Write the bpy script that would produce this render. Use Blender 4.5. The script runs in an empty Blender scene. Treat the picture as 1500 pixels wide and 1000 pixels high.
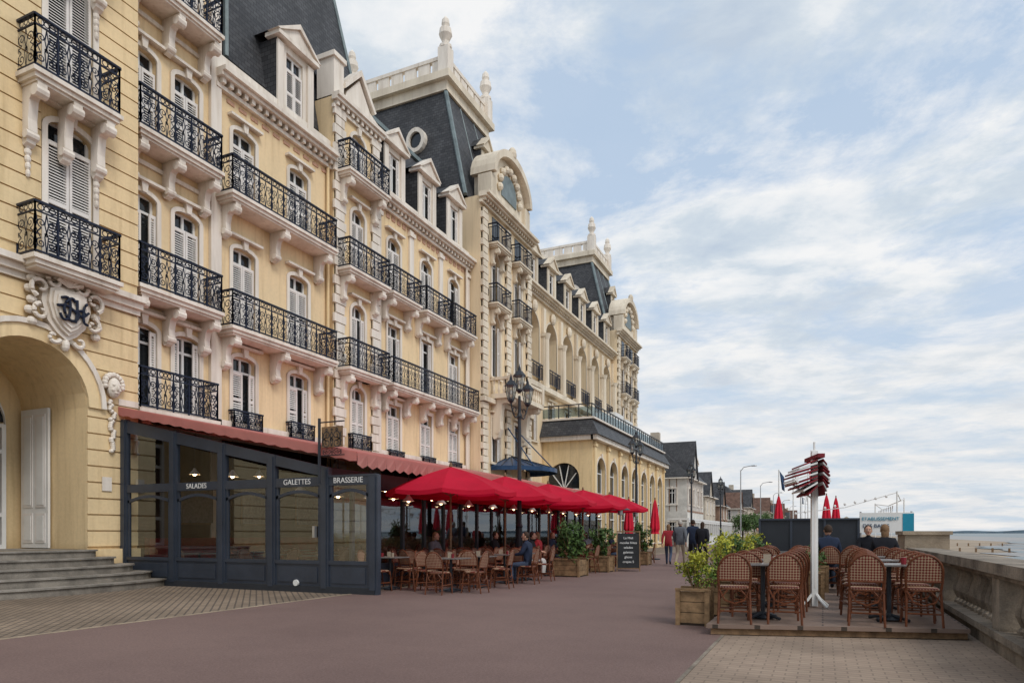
import bpy, bmesh, math, random
from mathutils import Vector, Matrix
random.seed(7)
R=math.radians
scene=bpy.context.scene
col=scene.collection
# ------------------------------------------------------------ materials
MATS={}
def mk(name,c,rough=.8,var=.18,scale=3.0,bump=0.0,bscale=30,metal=0,streak=False,spec=.3,c2=None,fine=0,fscale=60,ao=False):
    m=bpy.data.materials.new(name);m.use_nodes=True
    nt=m.node_tree;N=nt.nodes;L=nt.links
    b=N['Principled BSDF'];b.inputs['Roughness'].default_value=rough;b.inputs['Metallic'].default_value=metal
    b.inputs['Specular IOR Level'].default_value=spec
    tc=N.new('ShaderNodeTexCoord')
    mp=N.new('ShaderNodeMapping');L.new(tc.outputs['Object'],mp.inputs[0])
    if streak: mp.inputs['Scale'].default_value=(1,1,.18)
    no=N.new('ShaderNodeTexNoise');no.inputs['Scale'].default_value=scale;no.inputs['Detail'].default_value=6;no.inputs['Roughness'].default_value=.65
    L.new(mp.outputs[0],no.inputs['Vector'])
    rp=N.new('ShaderNodeValToRGB');L.new(no.outputs['Fac'],rp.inputs[0])
    if c2 is None: c2=tuple(x*(1-var*1.6) for x in c)
    rp.color_ramp.elements[0].position=.32;rp.color_ramp.elements[1].position=.62
    rp.color_ramp.elements[0].color=(*c2,1);rp.color_ramp.elements[1].color=(*[min(1,x*(1+var*.25)) for x in c],1)
    out=rp.outputs[0]
    def mul(out,node):
        mx=N.new('ShaderNodeMix');mx.data_type='RGBA';mx.blend_type='MULTIPLY';mx.inputs[0].default_value=1;L.new(out,mx.inputs[6]);L.new(node,mx.inputs[7]);return mx.outputs[2]
    if fine>0:
        n3=N.new('ShaderNodeTexNoise');n3.inputs['Scale'].default_value=fscale;n3.inputs['Detail'].default_value=3;L.new(tc.outputs['Object'],n3.inputs['Vector'])
        r3=N.new('ShaderNodeValToRGB');L.new(n3.outputs['Fac'],r3.inputs[0]);r3.color_ramp.elements[0].position=.35;r3.color_ramp.elements[1].position=.65
        lo=1-fine;r3.color_ramp.elements[0].color=(lo,lo,lo,1);r3.color_ramp.elements[1].color=(1,1,1,1);out=mul(out,r3.outputs[0])
    if streak:
        mp2=N.new('ShaderNodeMapping');mp2.inputs['Scale'].default_value=(5,5,.35);L.new(tc.outputs['Object'],mp2.inputs[0])
        n5=N.new('ShaderNodeTexNoise');n5.inputs['Scale'].default_value=1.3;n5.inputs['Detail'].default_value=5;L.new(mp2.outputs[0],n5.inputs['Vector'])
        r5=N.new('ShaderNodeValToRGB');L.new(n5.outputs['Fac'],r5.inputs[0]);r5.color_ramp.elements[0].position=.30;r5.color_ramp.elements[1].position=.48
        r5.color_ramp.elements[0].color=(.87,.85,.82,1);r5.color_ramp.elements[1].color=(1,1,1,1);out=mul(out,r5.outputs[0])
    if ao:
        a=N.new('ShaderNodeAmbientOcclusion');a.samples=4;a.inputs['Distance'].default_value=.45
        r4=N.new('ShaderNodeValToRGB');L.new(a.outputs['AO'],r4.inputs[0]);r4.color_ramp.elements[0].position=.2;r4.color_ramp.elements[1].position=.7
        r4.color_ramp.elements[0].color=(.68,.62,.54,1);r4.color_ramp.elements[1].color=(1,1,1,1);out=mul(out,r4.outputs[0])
    L.new(out,b.inputs['Base Color'])
    if bump>0:
        n2=N.new('ShaderNodeTexNoise');n2.inputs['Scale'].default_value=bscale;n2.inputs['Detail'].default_value=4
        L.new(tc.outputs['Object'],n2.inputs['Vector'])
        bp=N.new('ShaderNodeBump');bp.inputs['Strength'].default_value=bump;bp.inputs['Distance'].default_value=.02
        L.new(n2.outputs['Fac'],bp.inputs['Height']);L.new(bp.outputs[0],b.inputs['Normal'])
    MATS[name]=m
    return m
def brickmat(name,c1,c2,cm,bw,rh,mortar=.02,rough=.7,plane='wall',var=.3,spec=.3,bump=.4,rot=0,nscale=.8):
    m=mk(name,(1,1,1),rough,0,2,spec=spec);nt=m.node_tree;N=nt.nodes;L=nt.links
    b=N['Principled BSDF'];tc=[n for n in N if n.type=='TEX_COORD'][0]
    br=N.new('ShaderNodeTexBrick');br.inputs['Scale'].default_value=1
    br.inputs['Brick Width'].default_value=bw;br.inputs['Row Height'].default_value=rh;br.inputs['Mortar Size'].default_value=mortar
    br.inputs['Color1'].default_value=(*c1,1);br.inputs['Color2'].default_value=(*c2,1);br.inputs['Mortar'].default_value=(*cm,1)
    if plane=='wall':
        s=N.new('ShaderNodeSeparateXYZ');L.new(tc.outputs['Object'],s.inputs[0])
        a=N.new('ShaderNodeMath');a.operation='ADD';L.new(s.outputs[0],a.inputs[0]);L.new(s.outputs[1],a.inputs[1])
        cb=N.new('ShaderNodeCombineXYZ');L.new(a.outputs[0],cb.inputs[0]);L.new(s.outputs[2],cb.inputs[1]);L.new(cb.outputs[0],br.inputs['Vector'])
    else:
        mp=N.new('ShaderNodeMapping');mp.inputs['Rotation'].default_value=(0,0,rot);L.new(tc.outputs['Object'],mp.inputs[0]);L.new(mp.outputs[0],br.inputs['Vector'])
    no=[n for n in N if n.type=='TEX_NOISE'][0];no.inputs['Scale'].default_value=nscale
    rp=[n for n in N if n.type=='VALTORGB'][0]
    rp.color_ramp.elements[0].color=(1-var,1-var,1-var,1);rp.color_ramp.elements[1].color=(1,1,1,1)
    mx=N.new('ShaderNodeMix');mx.data_type='RGBA';mx.blend_type='MULTIPLY';mx.inputs[0].default_value=1
    L.new(br.outputs['Color'],mx.inputs[6]);L.new(rp.outputs[0],mx.inputs[7]);L.new(mx.outputs[2],b.inputs['Base Color'])
    bp=N.new('ShaderNodeBump');bp.inputs['Strength'].default_value=bump;bp.inputs['Distance'].default_value=.01;bp.invert=True
    L.new(br.outputs['Fac'],bp.inputs['Height']);L.new(bp.outputs[0],b.inputs['Normal'])
    return m
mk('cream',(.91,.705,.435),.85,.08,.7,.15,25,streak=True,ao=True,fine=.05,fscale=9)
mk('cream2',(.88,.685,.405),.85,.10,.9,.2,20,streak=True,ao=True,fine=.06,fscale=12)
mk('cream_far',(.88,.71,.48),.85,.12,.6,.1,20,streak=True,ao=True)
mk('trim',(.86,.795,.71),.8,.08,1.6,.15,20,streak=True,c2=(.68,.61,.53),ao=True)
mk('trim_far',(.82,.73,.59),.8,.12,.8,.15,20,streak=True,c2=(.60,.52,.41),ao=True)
mk('shutter',(.82,.78,.74),.6,.08,2)
mk('white',(.80,.80,.78),.5,.06,2)
mk('iron',(.008,.014,.036),.4,.2,8)
mk('zinc',(.20,.25,.26),.5,.25,2)
mk('brick_o',(.60,.36,.25),.85,.2,6)
brickmat('slate',(.055,.057,.064),(.095,.097,.104),(.028,.028,.030),.26,.16,.012,.55,var=.4)
mk('dark',(.03,.034,.042),.45,.1,4)
mk('frame',(.036,.046,.066),.38,.15,2,spec=.45)
mk('inner',(.075,.042,.028),.8,.3,1.5)
mk('innerfl',(.09,.065,.05),.5,.3,1.5)
mk('red',(.62,.012,.04),.7,.15,2)
mk('maroon',(.22,.02,.028),.7,.2,6)
mk('rattan',(.155,.050,.022),.45,.3,18)
mk('tabletop',(.20,.18,.17),.3,.3,12)
mk('alu',(.45,.45,.45),.35,.1,4,metal=.7)
mk('wood',(.25,.155,.085),.8,.35,7,.3,40)
mk('planter',(.30,.19,.10),.8,.35,6,.3,40)
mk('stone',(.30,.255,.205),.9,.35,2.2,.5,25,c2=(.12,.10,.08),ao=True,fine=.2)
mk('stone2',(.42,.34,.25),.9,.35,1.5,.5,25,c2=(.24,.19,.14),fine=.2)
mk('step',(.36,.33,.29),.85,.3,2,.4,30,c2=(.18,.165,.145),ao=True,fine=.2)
mk('blue',(.02,.06,.14),.35,.2,2)
mk('teal',(.02,.28,.42),.6,.1,2)
mk('leaf1',(.42,.42,.05),.7,.2,5)
mk('leaf2',(.20,.27,.035),.7,.2,5)
mk('leaf3',(.07,.13,.025),.7,.2,5)
mk('leafg',(.09,.16,.05),.7,.2,5)
mk('leafd',(.028,.06,.02),.7,.2,5)
mk('soil',(.05,.035,.025),.9)
mk('skin',(.52,.30,.21),.6,.05)
mk('hairw',(.45,.42,.38),.8,.2,30)
mk('hairb',(.05,.03,.02),.8,.2,30)
mk('hairl',(.22,.13,.07),.8,.2,30)
mk('cl_grey',(.13,.14,.16),.9,.15,10)
mk('cl_black',(.015,.016,.022),.9,.15,10)
mk('cl_navy',(.02,.03,.06),.9,.15,10)
mk('cl_red',(.35,.03,.04),.9,.15,10)
mk('cl_beige',(.40,.33,.25),.9,.15,10)
mk('cl_jean',(.06,.085,.14),.9,.15,10)
mk('cl_white',(.6,.6,.58),.9,.1,10)
mk('shoe',(.03,.025,.022),.6)
mk('glassd',(.018,.022,.026),.06,.3,.6,spec=.6)
mk('house1',(.60,.52,.42),.85,.2,1)
mk('house2',(.32,.20,.14),.85,.2,2)
mk('house3',(.66,.63,.58),.85,.2,1)
mk('tile',(.17,.10,.075),.8,.3,2)
mk('chalk',(.02,.022,.024),.7,.3,5)
mk('hill',(.16,.22,.27),.9,.2,.01)
def glass(name,tint,refl,edge=.5):
    m=bpy.data.materials.new(name);m.use_nodes=True;nt=m.node_tree;N=nt.nodes;L=nt.links
    N.remove(N['Principled BSDF']);o=N['Material Output']
    t=N.new('ShaderNodeBsdfTransparent');t.inputs[0].default_value=(*tint,1)
    g=N.new('ShaderNodeBsdfGlossy');g.inputs['Roughness'].default_value=.02;g.inputs[0].default_value=(.85,.93,1,1)
    f=N.new('ShaderNodeLayerWeight');f.inputs[0].default_value=.3
    pw=N.new('ShaderNodeMath');pw.operation='POWER';pw.inputs[1].default_value=2.5;L.new(f.outputs['Facing'],pw.inputs[0])
    a=N.new('ShaderNodeMath');a.operation='MULTIPLY_ADD';a.inputs[1].default_value=edge;a.inputs[2].default_value=refl;L.new(pw.outputs[0],a.inputs[0])
    x=N.new('ShaderNodeMixShader');L.new(a.outputs[0],x.inputs[0]);L.new(t.outputs[0],x.inputs[1]);L.new(g.outputs[0],x.inputs[2]);L.new(x.outputs[0],o.inputs[0])
    MATS[name]=m
glass('pane',(.74,.78,.78),.13)
glass('railglass',(.55,.62,.64),.08,.3)
glass('lampglass',(.85,.85,.82),.12)
def fabric(name,c,trans=.35):
    m=mk(name,c,.85,.12,1.2);nt=m.node_tree;N=nt.nodes;L=nt.links
    o=N['Material Output'];b=N['Principled BSDF'];t=N.new('ShaderNodeBsdfTranslucent');t.inputs[0].default_value=(*c,1)
    x=N.new('ShaderNodeMixShader');x.inputs[0].default_value=trans;L.new(b.outputs[0],x.inputs[1]);L.new(t.outputs[0],x.inputs[2]);L.new(x.outputs[0],o.inputs[0])
fabric('awning',(.80,.36,.32),.5)
fabric('umbrella',(.74,.012,.05),.4)
def emis(name,c,s):
    m=bpy.data.materials.new(name);m.use_nodes=True;b=m.node_tree.nodes['Principled BSDF']
    b.inputs['Base Color'].default_value=(.8,.7,.5,1);b.inputs['Emission Color'].default_value=(*c,1);b.inputs['Emission Strength'].default_value=s;MATS[name]=m
emis('bulb',(1,.66,.36),5)
emis('bulb_in',(1,.62,.32),22)
m=mk('weave',(1,1,1),.6,0,2);N=m.node_tree.nodes;L=m.node_tree.links
ck=N.new('ShaderNodeTexChecker');ck.inputs['Scale'].default_value=42;ck.inputs[1].default_value=(.38,.26,.17,1);ck.inputs[2].default_value=(.14,.020,.014,1)
mp=N.new('ShaderNodeMapping');mp.inputs['Rotation'].default_value=(0,R(45),0);mp.inputs['Location'].default_value=(.003,.0,.003);mp.inputs['Scale'].default_value=(1,.01,1)
L.new([n for n in N if n.type=='TEX_COORD'][0].outputs['Object'],mp.inputs[0]);L.new(mp.outputs[0],ck.inputs[0]);L.new(ck.outputs[0],N['Principled BSDF'].inputs['Base Color'])
mk('asphalt',(.225,.150,.132),.85,.10,.3,.5,120,c2=(.180,.118,.105),fine=.24,fscale=45)
brickmat('paving',(.38,.29,.22),(.34,.255,.195),(.25,.19,.145),.21,.105,.008,.9,'floor',.4,nscale=.5)
brickmat('cobble',(.32,.245,.18),(.26,.20,.148),(.13,.105,.085),.2,.12,.014,.85,'floor',.45,bump=.8,rot=R(45),nscale=.4)
brickmat('deckm',(.27,.19,.15),(.235,.165,.13),(.06,.045,.035),3.2,.14,.010,.75,'floor',.25)
mk('land',(.16,.15,.11),.9,.3,.05)
mk('sand',(.36,.28,.20),.9,.35,.05,.4,2,c2=(.24,.19,.14))
mk('wetsand',(.20,.17,.14),.3,.4,.04)
mk('sea',(.12,.16,.165),.35,.2,.02,.5,.5,spec=.5)
# ------------------------------------------------------------ mesh builder
class Fr:
    def __init__(s,kind,pos): s.k=kind;s.pos=pos
    def p(s,a,z,d):
        return (s.pos-d,a,z) if s.k=='E' else (a,s.pos+d,z)
class MB:
    def __init__(s): s.v=[];s.f=[];s.m=[];s.names=[]
    def mi(s,n):
        if n not in s.names: s.names.append(n)
        return s.names.index(n)
    def poly(s,pts,mat):
        i=len(s.v);s.v+= [tuple(p) for p in pts];s.f.append(tuple(range(i,i+len(pts))));s.m.append(s.mi(mat))
    def hexa(s,c,mat):
        i=len(s.v);s.v+=[tuple(p) for p in c];k=s.mi(mat)
        for f in ((0,1,2,3),(7,6,5,4),(0,4,5,1),(1,5,6,2),(2,6,7,3),(3,7,4,0)):
            s.f.append(tuple(i+j for j in f));s.m.append(k)
    def box(s,x0,x1,y0,y1,z0,z1,mat):
        s.hexa([(x0,y0,z0),(x1,y0,z0),(x1,y1,z0),(x0,y1,z0),(x0,y0,z1),(x1,y0,z1),(x1,y1,z1),(x0,y1,z1)],mat)
    def fbox(s,fr,a0,a1,z0,z1,d0,d1,mat):
        s.hexa([fr.p(a0,z0,d0),fr.p(a1,z0,d0),fr.p(a1,z0,d1),fr.p(a0,z0,d1),fr.p(a0,z1,d0),fr.p(a1,z1,d0),fr.p(a1,z1,d1),fr.p(a0,z1,d1)],mat)
    def ext(s,A,B,mat,caps=True):
        n=len(A)
        for i in range(n):
            j=(i+1)%n;s.poly([A[i],A[j],B[j],B[i]],mat)
        if caps: s.poly(A,mat);s.poly(B[::-1],mat)
    def fprism(s,fr,pts,d0,d1,mat): s.ext([fr.p(a,z,d0) for a,z in pts],[fr.p(a,z,d1) for a,z in pts],mat)
    def fside(s,fr,pts,a0,a1,mat): s.ext([fr.p(a0,z,d) for d,z in pts],[fr.p(a1,z,d) for d,z in pts],mat)
    def lathe(s,cx,cy,prof,n,mat,cap=True,ph=0):
        i=len(s.v);k=s.mi(mat)
        for r,z in prof:
            for j in range(n):
                t=2*math.pi*j/n+ph;s.v.append((cx+r*math.cos(t),cy+r*math.sin(t),z))
        for q in range(len(prof)-1):
            for j in range(n):
                j2=(j+1)%n;s.f.append((i+q*n+j,i+q*n+j2,i+(q+1)*n+j2,i+(q+1)*n+j));s.m.append(k)
        if cap:
            s.f.append(tuple(i+(len(prof)-1)*n+j for j in range(n)));s.m.append(k)
            s.f.append(tuple(i+j for j in range(n))[::-1]);s.m.append(k)
    def tube(s,path,r,mat,n=6,r2=None):
        P=[Vector(p) for p in path];i=len(s.v);k=s.mi(mat);m=len(P)
        up=Vector((0,0,1))
        for q,p in enumerate(P):
            t=(P[min(q+1,m-1)]-P[max(q-1,0)]).normalized()
            ref=up if abs(t.z)<.9 else Vector((1,0,0))
            a=t.cross(ref).normalized();b=t.cross(a)
            rr=r if r2 is None else r+(r2-r)*q/(m-1)
            for j in range(n):
                th=2*math.pi*j/n+math.pi/4;s.v.append(tuple(p+a*rr*math.cos(th)+b*rr*math.sin(th)))
        for q in range(m-1):
            for j in range(n):
                j2=(j+1)%n;s.f.append((i+q*n+j,i+q*n+j2,i+(q+1)*n+j2,i+(q+1)*n+j));s.m.append(k)
        s.f.append(tuple(i+j for j in range(n)));s.m.append(k);s.f.append(tuple(i+(m-1)*n+j for j in range(n)));s.m.append(k)
    def ell(s,c,r,mat,n=12,m=8):
        i=len(s.v);k=s.mi(mat)
        for q in range(m+1):
            ph=math.pi*q/m
            for j in range(n):
                t=2*math.pi*j/n;s.v.append((c[0]+r[0]*math.sin(ph)*math.cos(t),c[1]+r[1]*math.sin(ph)*math.sin(t),c[2]+r[2]*math.cos(ph)))
        for q in range(m):
            for j in range(n):
                j2=(j+1)%n;s.f.append((i+q*n+j,i+q*n+j2,i+(q+1)*n+j2,i+(q+1)*n+j));s.m.append(k)
    def mesh(s,name,smooth=False,fix=True):
        me=bpy.data.meshes.new(name);me.from_pydata(s.v,[],s.f)
        for n in s.names: me.materials.append(MATS[n])
        me.polygons.foreach_set('material_index',s.m)
        if fix:
            bm=bmesh.new();bm.from_mesh(me);bmesh.ops.remove_doubles(bm,verts=bm.verts,dist=.00005) if smooth else None
            bmesh.ops.recalc_face_normals(bm,faces=bm.faces);bm.to_mesh(me);bm.free()
        if smooth: me.polygons.foreach_set('use_smooth',[True]*len(me.polygons))
        me.update();return me
    def obj(s,name,parent=None,smooth=False,fix=True,loc=(0,0,0),rot=0):
        o=bpy.data.objects.new(name,s.mesh(name,smooth,fix));col.objects.link(o);o.location=loc;o.rotation_euler=(0,0,rot)
        if parent: o.parent=parent
        return o
def empty(name,loc=(0,0,0),rot=0):
    e=bpy.data.objects.new(name,None);e.empty_display_size=.2;col.objects.link(e);e.location=loc;e.rotation_euler=(0,0,rot);return e
def inst(name,me,loc,rot=0,sc=1,parent=None):
    o=bpy.data.objects.new(name,me);col.objects.link(o);o.location=loc;o.rotation_euler=(0,0,rot);o.scale=(sc,)*3
    if parent:o.parent=parent
    return o
def text(body,size,loc,rot,mat,parent,name='lettering',ext=.004,align='CENTER'):
    cu=bpy.data.curves.new(name,'FONT');cu.body=body;cu.size=size;cu.extrude=ext;cu.align_x=align;cu.align_y='CENTER'
    cu.materials.append(MATS[mat]);o=bpy.data.objects.new(name,cu);col.objects.link(o);o.location=loc;o.rotation_euler=rot;o.parent=parent;return o
# ------------------------------------------------------------ facade helpers
def arc(a0,a1,z1,rise,n=12):
    c=(a0+a1)/2;h=(a1-a0)/2
    return [(c-h*math.cos(math.pi*i/n),z1-rise+rise*math.sin(math.pi*i/n)) for i in range(n+1)]
def wall(mb,fr,a0,a1,z0,z1,ops,mat,depth=.3,d=0,rev=None):
    rev=rev or mat
    As=sorted(set([a0,a1]+[x for o in ops for x in o[:2] if a0<x<a1]));Zs=sorted(set([z0,z1]+[x for o in ops for x in o[2:4] if z0<x<z1]))
    for i in range(len(As)-1):
        for j in range(len(Zs)-1):
            ca=(As[i]+As[i+1])/2;cz=(Zs[j]+Zs[j+1])/2
            if any(o[0]<ca<o[1] and o[2]<cz<o[3] for o in ops): continue
            mb.poly([fr.p(As[i],Zs[j],d),fr.p(As[i+1],Zs[j],d),fr.p(As[i+1],Zs[j+1],d),fr.p(As[i],Zs[j+1],d)],mat)
    for o in ops:
        A,B,C,D=o[:4];rise=o[4] if len(o)>4 else 0
        zs=D-rise
        for a in (A,B): mb.poly([fr.p(a,C,d),fr.p(a,C,d+depth),fr.p(a,zs,d+depth),fr.p(a,zs,d)],rev)
        mb.poly([fr.p(A,C,d),fr.p(B,C,d),fr.p(B,C,d+depth),fr.p(A,C,d+depth)],rev)
        if rise==0: mb.poly([fr.p(A,D,d),fr.p(B,D,d),fr.p(B,D,d+depth),fr.p(A,D,d+depth)],rev)
        else:
            P=arc(A,B,D,rise)
            for i in range(len(P)-1):
                (p,q),(r,s_)=P[i],P[i+1]
                mb.poly([fr.p(p,q,d),fr.p(r,s_,d),fr.p(r,s_,d+depth),fr.p(p,q,d+depth)],rev)
                mb.poly([fr.p(p,q,d),fr.p(r,s_,d),fr.p(r,D,d),fr.p(p,D,d)],mat)
def shutter_leaf(mb,fr,a0,a1,z0,z1,d,n=None,mat='shutter'):
    t=.045;b=.06
    mb.fbox(fr,a0,a0+b,z0,z1,d-t,d,mat);mb.fbox(fr,a1-b,a1,z0,z1,d-t,d,mat)
    zm=(z0+z1)/2
    for z in (z0,zm-.05,z1-.1): mb.fbox(fr,a0+b,a1-b,z,z+.1,d-t,d,mat)
    z=z0+.13
    while z<z1-.14:
        if not(zm-.09<z<zm+.06):
            mb.poly([fr.p(a0+b,z,d-t+.005),fr.p(a1-b,z,d-t+.005),fr.p(a1-b,z+.05,d-.004),fr.p(a0+b,z+.05,d-.004)],mat)
        z+=.068
def win(mb,fr,c,w,z0,z1,style='closed',rise=0,trim='trim',dd=0,hood=True,depth=.26):
    a0,a1=c-w/2,c+w/2;g=dd+depth-.04
    mb.poly([fr.p(a0,z0,g),fr.p(a1,z0,g),fr.p(a1,z1,g),fr.p(a0,z1,g)],'glassd')
    f=.07
    for x in (a0,a1-f): mb.fbox(fr,x,x+f,z0,z1,g-.06,g-.01,'white')
    mb.fbox(fr,c-.04,c+.04,z0,z1,g-.06,g-.012,'white')
    zt=z1-max(rise,.45)-.05
    for z in (z0,zt,z1-f): mb.fbox(fr,a0+f,a1-f,z,z+f,g-.055,g-.014,'white')
    if style=='closed':
        for x0,x1 in ((a0+.01,c-.01),(c+.01,a1-.01)): shutter_leaf(mb,fr,x0,x1,z0+.02,zt,dd+.08)
    elif style=='ajar':
        shutter_leaf(mb,fr,a0+.01,c-.01,z0+.02,zt,dd+.08);shutter_leaf(mb,fr,a1-w*.24,a1,z0+.02,zt,dd+.06)
    elif style=='open':
        s=w*.30
        for x0,x1 in ((a0+.0,a0+s*.75),(a1-s*.75,a1)): shutter_leaf(mb,fr,x0,x1,z0+.02,z1-max(rise,.08),dd+.06)
    t=.13
    if trim:
        for x in (a0-t,a1): mb.fbox(fr,x,x+t,z0-.05,z1-rise+.0,dd-.05,dd+.02,trim)
        if rise:
            P=arc(a0,a1,z1,rise);Q=arc(a0-t,a1+t,z1+t,rise+t)
            for i in range(len(P)-1):
                mb.hexa([fr.p(*P[i],dd-.05),fr.p(*P[i+1],dd-.05),fr.p(*Q[i+1],dd-.05),fr.p(*Q[i],dd-.05)]+[fr.p(*P[i],dd),fr.p(*P[i+1],dd),fr.p(*Q[i+1],dd),fr.p(*Q[i],dd)],trim)
        else: mb.fbox(fr,a0-t,a1+t,z1,z1+.16,dd-.06,dd+.02,trim)
        mb.fprism(fr,[(c-.07,z1-.02),(c+.07,z1-.02),(c+.11,z1+.26),(c-.11,z1+.26)],dd-.13,dd,trim)
        if hood:
            mb.fbox(fr,a0-t-.06,a1+t+.06,z1+.26,z1+.34,dd-.2,dd,trim)
        mb.fbox(fr,a0-t-.05,a1+t+.05,z0-.15,z0-.05,dd-.12,dd,trim)
def bracket(mb,fr,a,zt,dep,h,w=.2,mat='trim'):
    D=dep
    prof=[(0,zt),(-D,zt),(-D,zt-.1),(-D*.97,zt-.2),(-D*.78,zt-.27),(-D*.6,zt-.24),(-D*.48,zt-.3),(-D*.4,zt-h*.55),(-D*.42,zt-h*.75),(-D*.3,zt-h*.95),(-D*.12,zt-h),(0,zt-h*.9)]
    mb.fside(fr,prof,a-w/2,a+w/2,mat)
    for dc,zc,r in ((-D*.84,zt-.17,.13),(-D*.3,zt-h*.82,.1)):
        pts=[(dc+r*math.cos(t),zc+r*math.sin(t)) for t in [2*math.pi*i/10 for i in range(10)]]
        mb.fside(fr,pts,a-w/2-.035,a+w/2+.035,mat)
def spiral(cx,cy,r0,r1,t0,t1,n=14):
    return [(cx+(r0+(r1-r0)*i/n)*math.cos(t0+(t1-t0)*i/n),cy+(r0+(r1-r0)*i/n)*math.sin(t0+(t1-t0)*i/n)) for i in range(n+1)]
def ribbons(w,h):
    C=[]
    P=math.pi
    for sx in (1,-1):
        def mir(pts): return [(w/2+sx*(x-w/2),y) for x,y in pts]
        C.append(mir(spiral(w*.25,h*.22,w*.22,w*.04,P*.5,P*3.6)))
        C.append(mir(spiral(w*.27,h*.60,w*.21,w*.04,-P*.5,-P*3.4)))
        C.append(mir([(w*.25,h*.22+w*.22),(w*.10,h*.42),(w*.27,h*.60-w*.21)]))
        C.append(mir([(w*.03,h*.08),(w*.10,h*.2),(w*.02,h*.34),(w*.10,h*.42),(w*.02,h*.5),(w*.09,h*.62),(w*.03,h*.77)]))
        C.append(mir(spiral(w*.25,h*.89,h*.06,h*.06,0,2*P,8)))
        C.append(mir([(w*.5,h*.05),(w*.42,h*.36),(w*.5,h*.44),(w*.42,h*.58),(w*.5,h*.78)]))
    C.append(spiral(w*.5,h*.40,w*.09,w*.02,P*.5,P*3.5,10))
    C.append(spiral(w*.5,h*.89,h*.05,h*.05,0,2*P,8))
    return C
def rail_panel(mb,P,w,h,th=.029,mat='iron'):
    for c in ribbons(w,h):
        for i in range(len(c)-1):
            (x0,y0),(x1,y1)=c[i],c[i+1];l=math.hypot(x1-x0,y1-y0) or 1;nx,ny=-(y1-y0)/l*th/2,(x1-x0)/l*th/2
            mb.poly([P(x0-nx,y0-ny,0),P(x1-nx,y1-ny,0),P(x1+nx,y1+ny,0),P(x0+nx,y0+ny,0)],mat)
def railing(mb,fr,a0,a1,z,dep,h=1.0,d0=0,sides=True,pitch=.56,mat='iron',simple=False):
    runs=[('f',a0,a1)]
    if sides: runs+=[('l',0,dep),('r',0,dep)]
    for k,s0,s1 in runs:
        L_=s1-s0;n=max(1,round(L_/pitch));w=L_/n
        def PP(s,t,o,k=k):
            if k=='f': return fr.p(a0+s,z+t,d0-dep+o)
            a=a0 if k=='l' else a1
            return fr.p(a+o,z+t,d0-dep+s)
        def bar(s0,s1,t0,t1,o=.018,PP=PP):
            mb.hexa([PP(s0,t0,-o),PP(s1,t0,-o),PP(s1,t0,o),PP(s0,t0,o),PP(s0,t1,-o),PP(s1,t1,-o),PP(s1,t1,o),PP(s0,t1,o)],mat)
        bar(-.02,L_+.02,h-.05,h,.04);bar(0,L_,.05,.09);bar(0,L_,h*.79,h*.79+.03)
        for i in range(n+1): bar(i*w-.016,i*w+.016,0,h-.045,.016)
        for i in range(n):
            if simple:
                for q in range(1,5): bar(i*w+q*w/5-.010,i*w+q*w/5+.010,.08,h*.8,.008)
            else: rail_panel(mb,lambda s,t,o,i=i,PP=PP:PP(i*w+s,t,o),w,h)
def balcony(W,I,fr,a0,a1,z,dep=.95,brs=(),d0=0,h=1.05,bh=.9,trim='trim',simple=False):
    W.fbox(fr,a0,a1,z-.1,z,d0-dep,d0,trim)
    W.fbox(fr,a0+.06,a1-.06,z-.2,z-.1,d0-dep+.06,d0,trim)
    W.fbox(fr,a0+.12,a1-.12,z-.26,z-.2,d0-dep+.12,d0,trim)
    for b in brs: bracket(W,OffFr(fr,d0),b,z-.26,dep*.85,bh,.2,trim)
    railing(I,fr,a0+.06,a1-.06,z,dep-.07,h,d0,simple=simple)
class OffFr:
    def __init__(s,fr,d): s.fr=fr;s.d=d
    def p(s,a,z,d): return s.fr.p(a,z,d+s.d)
def cornice(mb,fr,a0,a1,z,out=.45,d0=0,trim='trim',dent=True):
    mb.fbox(fr,a0,a1,z-.14,z,d0-out,d0,trim);mb.fbox(fr,a0,a1,z-.26,z-.14,d0-out*.75,d0,trim);mb.fbox(fr,a0,a1,z-.55,z-.42,d0-out*.3,d0,trim)
    if dent:
        a=a0+.1
        while a<a1-.15: mb.fbox(fr,a,a+.14,z-.42,z-.26,d0-out*.55,d0,trim);a+=.3
def dormer(W,S,fr,c,z0,w=1.5,h=2.3,d0=0,trim='trim',style='open'):
    a0,a1=c-w/2,c+w/2
    wall(W,fr,a0,a1,z0,z0+h,[(c-.42,c+.42,z0+.25,z0+h-.25)],trim,.2,d0,trim)
    win(W,fr,c,.84,z0+.25,z0+h-.25,style,0,None,d0,False,.2)
    for a in (a0,a1-.24): W.fbox(fr,a-.03,a+.27,z0,z0+h-.1,d0-.08,d0-.003,trim)
    for a in (a0,a1): W.poly([fr.p(a,z0,d0),fr.p(a,z0+h,d0),fr.p(a,z0+h,d0+2.4),fr.p(a,z0,d0+1.2)],'slate')
    W.fbox(fr,a0-.15,a1+.15,z0+h,z0+h+.14,d0-.25,d0+.4,trim)
    zz=z0+h+.14
    W.fprism(fr,[(a0-.13,zz),(a1+.13,zz),(c,zz+.62)],d0-.18,d0+.2,trim)
    W.fprism(fr,[(a0-.22,zz),(a0-.1,zz),(c,zz+.60),(a1+.1,zz),(a1+.22,zz),(c,zz+.78)],d0-.27,d0+.22,trim)
    for s,a in ((-1,a0-.2),(1,a1+.2)): W.poly([fr.p(a,zz+.02,d0+.2),fr.p(c,zz+.76,d0+.2),fr.p(c,zz+.76,d0+3.2),fr.p(a,zz+.02,d0+2.6)],'slate')
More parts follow.
